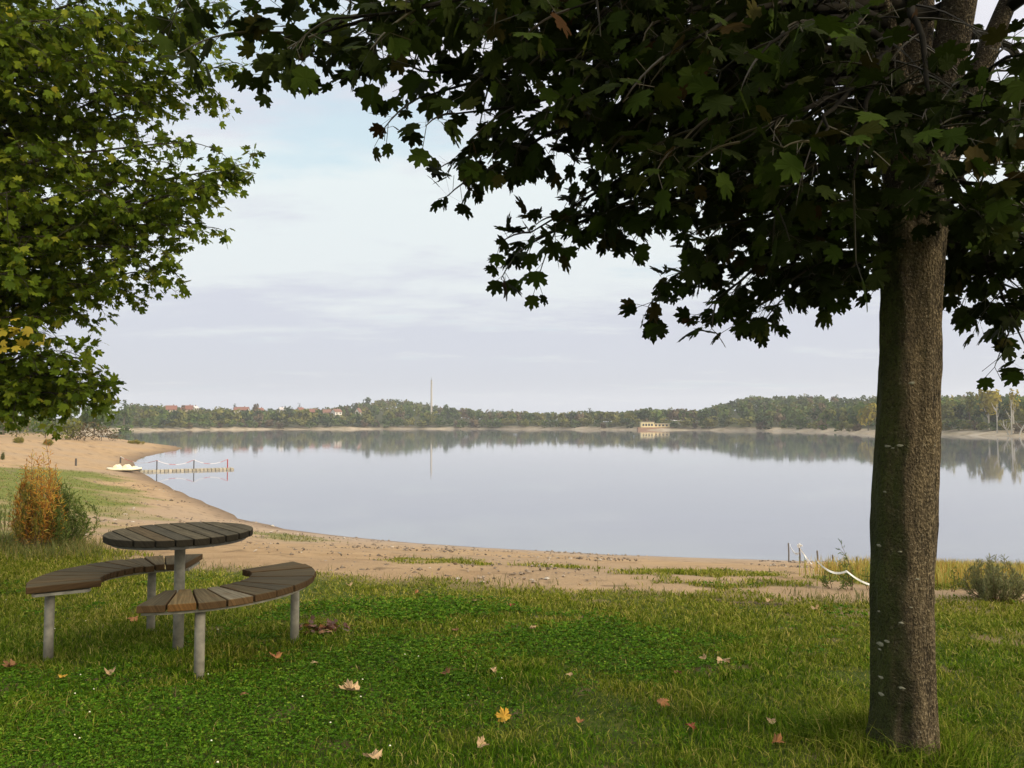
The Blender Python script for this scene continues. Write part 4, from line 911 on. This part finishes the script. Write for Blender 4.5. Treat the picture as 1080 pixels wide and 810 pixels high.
for (px, t, ytop, wpx, mt, lab) in [(247, 90, 426, 6, FG5, 'dark pointed tree standing above the white roofed house on the far shore'), (131, 40, 422, 9, FG5, 'dark tree at the left end of the far treeline'), (153, 60, 424.5, 7, FG5, 'small dark round tree left of the red roofs'),
                              (170, 70, 426, 9, FG1, 'round green tree just left of the first red roof'), (192, 75, 427, 5, FG5, 'narrow dark tree between the two red roofs'), (305, 75, 428, 8, FG5, 'dark spruce shaped tree in the middle of the village'), (316, 110, 424.5, 3, FG5, 'thin tall treetop poking above the village'),
                              (388, 240, 419, 8, FG5, 'round dark tree on top of the left hill'), (404, 230, 420, 8, FG3, 'brownish tree on top of the left hill'), (470, 90, 427, 9, FG1, 'round tree just right of the tall thin mast'), (540, 60, 431, 6, FG5, 'lone taller tree in the low middle treeline'), (520, 60, 431.5, 5, FG5, 'small tree sticking up left of the lone taller one'),
                              (622, 60, 430.5, 5, FG5, 'dark treetop above the olive shore wood'), (681, 45, 430.5, 13, FG1, 'broad green tree behind the pale yellow pavilion'), (708, 40, 429.5, 7, FG2, 'taller tree to the right of the pale yellow pavilion'), (232, 70, 428, 12, FG2, 'broad olive tree behind the shore bushes'), (271, 80, 425.5, 10, FG3, 'brown green tree right of the white roofed house')]:
    q = far_at(px, t); zt_ = CAMZ + (HOR - ytop) * S_(q); h_ = max(zt_ - q[2], 4); tree('far_tree', q, max(wpx * S_(q), 3), h_, 170, mt, lab, low=.25)
q = far_at(915, 9); tree('yellow_tree', q, 17 * S_(q), 28 * S_(q), 260, FG4, 'bright yellow tree at the far bank just left of the thick trunk', low=.2)
q = far_at(1042, 16); tree('poplar_tree', q, 22 * S_(q), 42 * S_(q), 300, FG4, 'yellowing tall tree on a pale trunk at the right shore', trunk=PALE, low=.35)
q = far_at(1068, 14); tree('poplar_tree', q, 11 * S_(q), 44 * S_(q), 190, FG4, 'slim yellow tree on a pale trunk at the far right shore', trunk=PALE, low=.4)
q = far_at(1022, 18); tree('poplar_tree', q, 14 * S_(q), 38 * S_(q), 190, FG2, 'olive tree left of the yellow poplars at the right shore', low=.3)
q = far_at(1003, 20); tree('poplar_tree', q, 18 * S_(q), 35 * S_(q), 190, FG2, 'greenish round tree right behind the thick trunk', low=.2)
def dead(px, t, h_px, lean, lab):
    q = far_at(px, t); s_ = S_(q); gm = G(); h_ = h_px * s_
    gm.tube([(0, 0, -.4), (lean * .4 * h_, 0, h_ * .5), (lean * h_, 0, h_)], [.28, .2, .06], 6)
    for u in range(5):
        z_ = h_ * rng.uniform(.35, .85); a = rng.uniform(0, 6.28); gm.tube([(lean * z_, 0, z_), (lean * z_ + cos(a) * 1.2, sin(a), z_ + 1.3), (lean * z_ + cos(a) * 2, sin(a) * 1.5, z_ + 3)], [.12, .08, .03], 5)
    o = gm.build('dead_tree', PALE); o.location = q; tag(o, lab, 'tree', 'pale dead trees at the right shore')
dead(1066, 3, 36, .02, 'tallest pale dead tree standing at the right shore'); dead(1063, 2, 11, -.55, 'short pale dead tree leaning left at the waterline'); dead(1074, 2, 12, .5, 'short pale dead tree leaning right at the waterline'); dead(1051, 5, 30, .0, 'thin pale dead tree left of the tallest one')
# bushes on the left shore behind the beach
for (px, py, h_, w_, mt, lab) in [(100, 465, 16, 15, FG3, 'dry brown bush at the water edge under the left maple'), (82, 465, 19, 18, FG3, 'brown bare bush behind the upper sand'), (66, 464, 24, 22, FG2, 'grey green bush behind the upper sand'), (40, 462, 26, 28, FG1, 'green bush behind the small olive beach bush'), (10, 461, 26, 30, FG2, 'olive bush at the left edge behind the sand'), (-25, 461, 40, 40, FG1, 'tall green bush beyond the left edge'), (115, 465, 9, 12, FG3, 'low dry reedy bush at the end of the upper sand')]:
    q = g(px, py); q[1] += 2; s_ = S_(q); tree('shore_bush', q, w_ * s_ * 1.5, h_ * s_, 420, mt, lab, 'bush', 'bushes behind the upper sand', low=.02, tri=.12)
for (px, Y_, ytop, w_, mt, lab) in [(5, 190, 402, 60, FG1, 'tall green tree seen through the left maple'), (55, 215, 410, 50, FG5, 'dark green tree behind the brown shore bushes'), (100, 240, 422, 44, FG1, 'green tree on the left shore beside the water'), (-50, 180, 395, 70, FG5, 'dark tree beyond the left picture edge'), (30, 240, 408, 60, FG2, 'olive tree behind the tall green one on the left shore')]:
    x_ = (px - CX) / F * Y_; q = np.array((x_, Y_, gz(x_, Y_))); s_ = Y_ / F
    tree('left_shore_tree'.replace('left_', ''), q, w_ * s_, (HOR - ytop) * s_ + CAMZ - q[2], 420, mt, lab, low=.08, tri=.16)
# houses
WALLW = plain('white_render', (.62, .58, .52), .8, .2, .06); WALLC = plain('cream_render', (.5, .41, .30), .8, .2, .08); ROOFR = plain('red_roof_tiles', (.21, .098, .07), .8, .2, .25); ROOFB = plain('brown_roof_tiles', (.2, .11, .08), .8, .2, .25); ROOFG = plain('pale_roof', (.5, .46, .44), .8)
GLASS = plain('window_glass', (.03, .035, .045), .15, .5, .1)
house_px = []
def house(px, t, ybase, wpx, hpx, wall, roof, rz, lab, name='house', roofh=.45):
    house_px.append((px, t, ybase, wpx)); q = far_at(px, t); s_ = S_(q); z0 = CAMZ + (HOR - ybase) * s_
    e = empty(name, (q[0], q[1], z0), rz); tag(e, lab, 'house'); w = wpx * s_; d = w * .75; h = hpx * s_; hw = h * (1 - roofh)
    b = G(); b.box((0, 0, hw / 2 - (z0 - q[2] + 2) / 2), (w, d, hw + (z0 - q[2] + 2)))
    b.add([(-w / 2 + .01, -d / 2, hw), (-w / 2 + .01, d / 2, hw), (-w / 2 + .01, 0, h - .15), (w / 2 - .01, -d / 2, hw), (w / 2 - .01, d / 2, hw), (w / 2 - .01, 0, h - .15)], [[0, 2, 1], [3, 4, 5]]); b.build('wall', wall, e)
    r = G(); o_ = .4; k = h - hw
    for sg in (-1, 1):
        V = np.array([(-w / 2 - o_, sg * (d / 2 + o_), hw - .3), (w / 2 + o_, sg * (d / 2 + o_), hw - .3), (w / 2 + o_, 0, h), (-w / 2 - o_, 0, h)])
        r.add(np.vstack([V, V + (0, 0, .22)]), [[0, 1, 2, 3], [7, 6, 5, 4], [0, 4, 5, 1], [1, 5, 6, 2], [2, 6, 7, 3], [3, 7, 4, 0]])
    ro = r.build('roof', roof, e); c_ = G(); c_.box((w * .2, d * .1, h + .2), (.6, .6, 1.6)); c_.build('chimney', ROOFB, ro)
    for k_ in range(max(2, int(w / 3.2))):
        g_ = G(); n_ = max(2, int(w / 3.2)); g_.box(((k_ + .5) / n_ * w - w / 2, -d / 2 - .03, hw * .55), (1.1, .1, 1.3)); g_.build('window', GLASS, e)
    for k_ in (-.2, .2):
        g_ = G(); g_.box((w / 2 + .03, k_ * d, hw * .6), (.1, 1.0, 1.3)); g_.build('window', GLASS, e)
house(181, 70, 434.5, 10, 6.6, WALLC, ROOFR, .35, 'cream house with a red roof, the first from the left end of the treeline', roofh=.6)
house(198, 78, 434, 11, 6.2, WALLC, ROOFR, .1, 'house with a broad red roof beside a small white house', roofh=.65)
house(206, 74, 433, 5, 4.5, WALLW, ROOFG, 1.2, 'small white house right of a broad red roof', roofh=.4)
house(255, 72, 436, 14, 6.5, WALLW, ROOFR, .15, 'long white house with a low red roof under a dark pointed tree', roofh=.45)
house(275, 80, 435, 5, 4.5, WALLW, ROOFR, .6, 'small white gable right of the long white house')
house(297, 78, 435, 6, 5, WALLW, ROOFG, .9, 'small pale house left of the dark spruce')
house(317, 76, 436, 7, 6, WALLW, ROOFR, 1.0, 'white gabled house right of the dark spruce', roofh=.5)
house(332, 80, 436.5, 10, 5, ROOFB, ROOFR, .1, 'red brown house in the middle of the village', roofh=.6)
house(345, 76, 437, 8, 5, WALLC, ROOFB, .3, 'low house with a brown roof beside the largest white house', roofh=.6)
house(355, 70, 438, 9, 6.4, WALLW, ROOFB, .9, 'largest bright white house of the village with a dark roof', roofh=.4)
house(378, 74, 437, 6, 6.2, WALLW, ROOFB, 1.3, 'white steep gabled house at the foot of the left hill', roofh=.6)
for (px, t, yb, wpx) in house_px:            # garden trees that hide the feet of the houses
    for u in (-.45, .1, .55):
        k = rng.integers(7); q = far_at(px + u * wpx, t - rng.uniform(9, 14)); h_ = CAMZ + (HOR - yb + rng.uniform(.6, 2.0)) * S_(q) - q[2]; w_ = (wpx * .75 + 2) * S_(q)
        o = bpy.data.objects.new('garden_tree', meshes[k]); col.objects.link(o); o.location = q - np.array((0, 0, .3)); o.scale = (w_, w_, h_); o.rotation_euler = (0, 0, rng.uniform(0, 6))
        tag(o, kinds[protos[k][0].name][0] + ' leafy tree in front of the village houses on the far shore', 'tree', kinds[protos[k][0].name][0] + ' garden trees in front of the houses')
# pavilion on the bank
PAV = plain('pale_yellow_render', (.78, .66, .36), .7, .2, .06)
q = far_at(692, 9); s_ = S_(q); pv_ = empty('lake_pavilion', (q[0], q[1], CAMZ + (HOR - 449.5) * s_)); tag(pv_, 'flat roofed pale yellow pavilion on the far bank', 'pavilion')
b = G(); b.box((-6.3, 0, 1.3 - 1), (8.6, 6, 4.6)); b.box((3.4, .6, .7 - 1), (10.4, 5.4, 3.6)); b.build('wall', PAV, pv_)
b = G(); b.box((-6.3, 0, 2.75), (9.4, 6.8, .3)); b.box((3.4, .4, 1.68), (11, 6.2, .3)); b.build('roof', plain('pavilion_roof', (.6, .52, .38), .8), pv_)
for k in range(4): b = G(); b.box((-9.2 + k * 1.9, -3.05, .9), (1.2, .12, 1.5)); b.build('window', GLASS, pv_)
for k in range(4): b = G(); b.box((-.6 + k * 2.4, -2.15, .55), (1.3, .12, 1.2)); b.build('window', GLASS, pv_)
b = G(); b.box((-1, -1.5, -1.6), (24, 6, 1.8)); b.build('terrace', plain('terrace_brick', (.33, .2, .13), .85), pv_)
q = far_at(715, 22); s_ = S_(q); e = empty('boat_shed', (q[0], q[1], q[2])); tag(e, 'low shed with a pale sloping roof right of the yellow pavilion', 'shed')
b = G(); b.box((0, 0, 1.2), (9, 5, 2.6)); b.build('wall', plain('shed_wall', (.2, .2, .15), .9), e); b = G(); b.add([(-5, -3, 2.5), (5, -3, 1.9), (5, 3, 2.4), (-5, 3, 3.2), (-5, -3, 2.8), (5, -3, 2.2), (5, 3, 2.7), (-5, 3, 3.5)], [[3, 2, 1, 0], [4, 5, 6, 7], [0, 1, 5, 4], [1, 2, 6, 5], [2, 3, 7, 6], [3, 0, 4, 7]]); b.build('roof', ROOFG, e)
# tall thin mast
q = far_at(455, 130); s_ = S_(q); hm = CAMZ + (HOR - 401.5) * s_ - q[2]
e = empty('radio_mast', q); tag(e, 'tall thin pale mast rising above the far treeline', 'mast')
G().tube([(0, 0, -1), (0, 0, hm * .5), (0, 0, hm)], [1.0, .85, .7], 14).build('shaft', plain('mast_concrete', (.42, .38, .33), .8), e)
o = G(); o.tube([(0, 0, hm), (0, 0, hm + .8)], .8, 14); o.tube([(0, 0, hm * .93), (0, 0, hm * .93 + .3)], 1.15, 14); o.build('platform', plain('mast_band', (.3, .3, .3), .7), e)
G().tube([(0, 0, hm + .8), (0, 0, hm + 3)], .12, 6).build('antenna', STEELD, e)

# ------------------------------------------------------------------ air
hz = G(); hz.box((0, 400, 40), (4600, 4600, 92)); hz_o = hz.build('haze', None or Mat('haze_air').m)
nt = hz_o.data.materials[0].node_tree; nt.nodes.remove(nt.nodes['Principled BSDF'])
pvn = nt.nodes.new('ShaderNodeVolumePrincipled'); pvn.inputs['Color'].default_value = (.93, .94, .97, 1); pvn.inputs['Density'].default_value = .00021; pvn.inputs['Anisotropy'].default_value = .2
nt.links.new(pvn.outputs[0], nt.nodes['Material Output'].inputs['Volume'])
tag(hz_o, 'thin pale haze lying over the lake and the far shore', 'haze', kind='stuff')

# ------------------------------------------------------------------ sky, sun
SUN_EL, SUN_AZ = R(24), R(118)               # azimuth clockwise from +Y: behind the camera, to the right
w = bpy.data.worlds.new('World'); scene.world = w; w.use_nodes = True; nt = w.node_tree; nt.nodes.clear()
class WN(Mat):
    def __init__(s, nt): s.nt = nt
W = WN(nt)
sky = nt.nodes.new('ShaderNodeTexSky'); sky.sky_type = 'NISHITA'; sky.sun_disc = False; sky.sun_elevation = SUN_EL; sky.sun_rotation = SUN_AZ; sky.air_density = 1.2; sky.dust_density = 2.5
tc = nt.nodes.new('ShaderNodeTexCoord').outputs['Generated']
sp = nt.nodes.new('ShaderNodeSeparateXYZ'); nt.links.new(tc, sp.inputs[0]); dx, dy, dz = sp.outputs
el = W.math('MAXIMUM', dz, 0.0); den = W.math('ADD', el, .10)
cb = nt.nodes.new('ShaderNodeCombineXYZ'); nt.links.new(W.math('DIVIDE', dx, den), cb.inputs[0]); nt.links.new(W.math('DIVIDE', dy, den), cb.inputs[1])
uv = cb.outputs[0]
n1 = W.noise(W.vscale(uv, (.55, 1.0, 1)), .85, 7, .58); n2 = W.noise(W.vscale(uv, (.75, 1.2, 1)), 2.1, 7, .65)
veil = W.ramp(el, [(0, (.64, .68, .775)), (.12, (.67, .70, .80)), (.3, (.735, .74, .835)), (.5, (.9, .9, .95)), (1, (2.0, 1.95, 1.85))])
bright = W.mix(1.0, W.ramp(el, [(0, (.80, .82, .86)), (.3, (.87, .945, .95)), (.5, (1.0, 1.06, 1.08)), (1, (2.3, 2.25, 2.1))]), (1, 1, 1), 'MULTIPLY')
cl = W.math('ADD', W.math('MULTIPLY', n1, .75), W.math('MULTIPLY', n2, .35))
# a brighter band of thin cloud about 15 degrees up, ahead and left
band = W.math('MULTIPLY', W.step(el, .08, .22), W.step(el, .40, .27))
bf = W.step(W.math('ADD', cl, W.math('MULTIPLY', band, .24)), .57, .76)
c = W.mix(bf, veil, bright)
# thin blue openings higher up
blue = W.step(W.math('ADD', n1, W.math('MULTIPLY', W.math('MULTIPLY', W.step(el, .2, .36), W.step(dx, .1, -.3)), .16)), .56, .68)
c = W.mix(W.math('MULTIPLY', blue, .7), c, W.ramp(el, [(0, (.6, .65, .75)), (.3, (.60, .80, .90)), (1, (.45, .65, .85))]))
# the clouds round the low sun behind the viewer glow
sd = (sin(SUN_AZ) * cos(SUN_EL), cos(SUN_AZ) * cos(SUN_EL), sin(SUN_EL))
dt_ = nt.nodes.new('ShaderNodeVectorMath'); dt_.operation = 'DOT_PRODUCT'; nt.links.new(tc, dt_.inputs[0]); dt_.inputs[1].default_value = sd
glow = W.math('MULTIPLY', W.math('POWER', W.math('MAXIMUM', dt_.outputs['Value'], 0.0), 2.5), 2.2)
cg2 = W.mix(glow, (0, 0, 0), (1.0, .86, .66)); 
ad = nt.nodes.new('ShaderNodeMix'); ad.data_type = 'RGBA'; ad.blend_type = 'ADD'; ad.inputs[0].default_value = 1.0; nt.links.new(c, ad.inputs[6]); 
gm_ = nt.nodes.new('ShaderNodeMix'); gm_.data_type = 'RGBA'; gm_.blend_type = 'MULTIPLY'; gm_.inputs[0].default_value = 1.0; gm_.inputs[6].default_value = (1.0, .86, .66, 1)
gc = nt.nodes.new('ShaderNodeCombineXYZ'); [nt.links.new(glow, gc.inputs[i_]) for i_ in range(3)]; nt.links.new(gc.outputs[0], gm_.inputs[7]); nt.links.new(gm_.outputs[2], ad.inputs[7])
bgs = nt.nodes.new('ShaderNodeBackground'); nt.links.new(sky.outputs[0], bgs.inputs[0]); bgs.inputs[1].default_value = .1
bgc = nt.nodes.new('ShaderNodeBackground'); nt.links.new(ad.outputs[2], bgc.inputs[0]); bgc.inputs[1].default_value = 1.0
mx = nt.nodes.new('ShaderNodeMixShader'); mx.inputs[0].default_value = .9; nt.links.new(bgs.outputs[0], mx.inputs[1]); nt.links.new(bgc.outputs[0], mx.inputs[2])
out = nt.nodes.new('ShaderNodeOutputWorld'); nt.links.new(mx.outputs[0], out.inputs['Surface'])
sl = bpy.data.lights.new('sun', 'SUN'); sl.energy = 2.6; sl.angle = R(12); sl.color = (1, .85, .64)
so_ = bpy.data.objects.new('sun', sl); col.objects.link(so_); so_.rotation_euler = (pi / 2 - SUN_EL, 0, -SUN_AZ + pi)
from mathutils import Vector
so_.rotation_euler = Vector(sd).to_track_quat('Z', 'Y').to_euler()

scene.view_settings.view_transform = 'Standard'; scene.view_settings.look = 'None'; scene.view_settings.exposure = 0.03; scene.view_settings.gamma = 1.0; scene.view_settings.use_curve_mapping = False
cy = scene.cycles; cy.use_denoising = True; cy.max_bounces = 8; cy.transparent_max_bounces = 8; cy.volume_bounces = 1; cy.diffuse_bounces = 3; cy.glossy_bounces = 3; cy.transmission_bounces = 4
cy.sample_clamp_indirect = 6
print('leaves', nl1, nl2, 'ground', len(gx.ravel()))
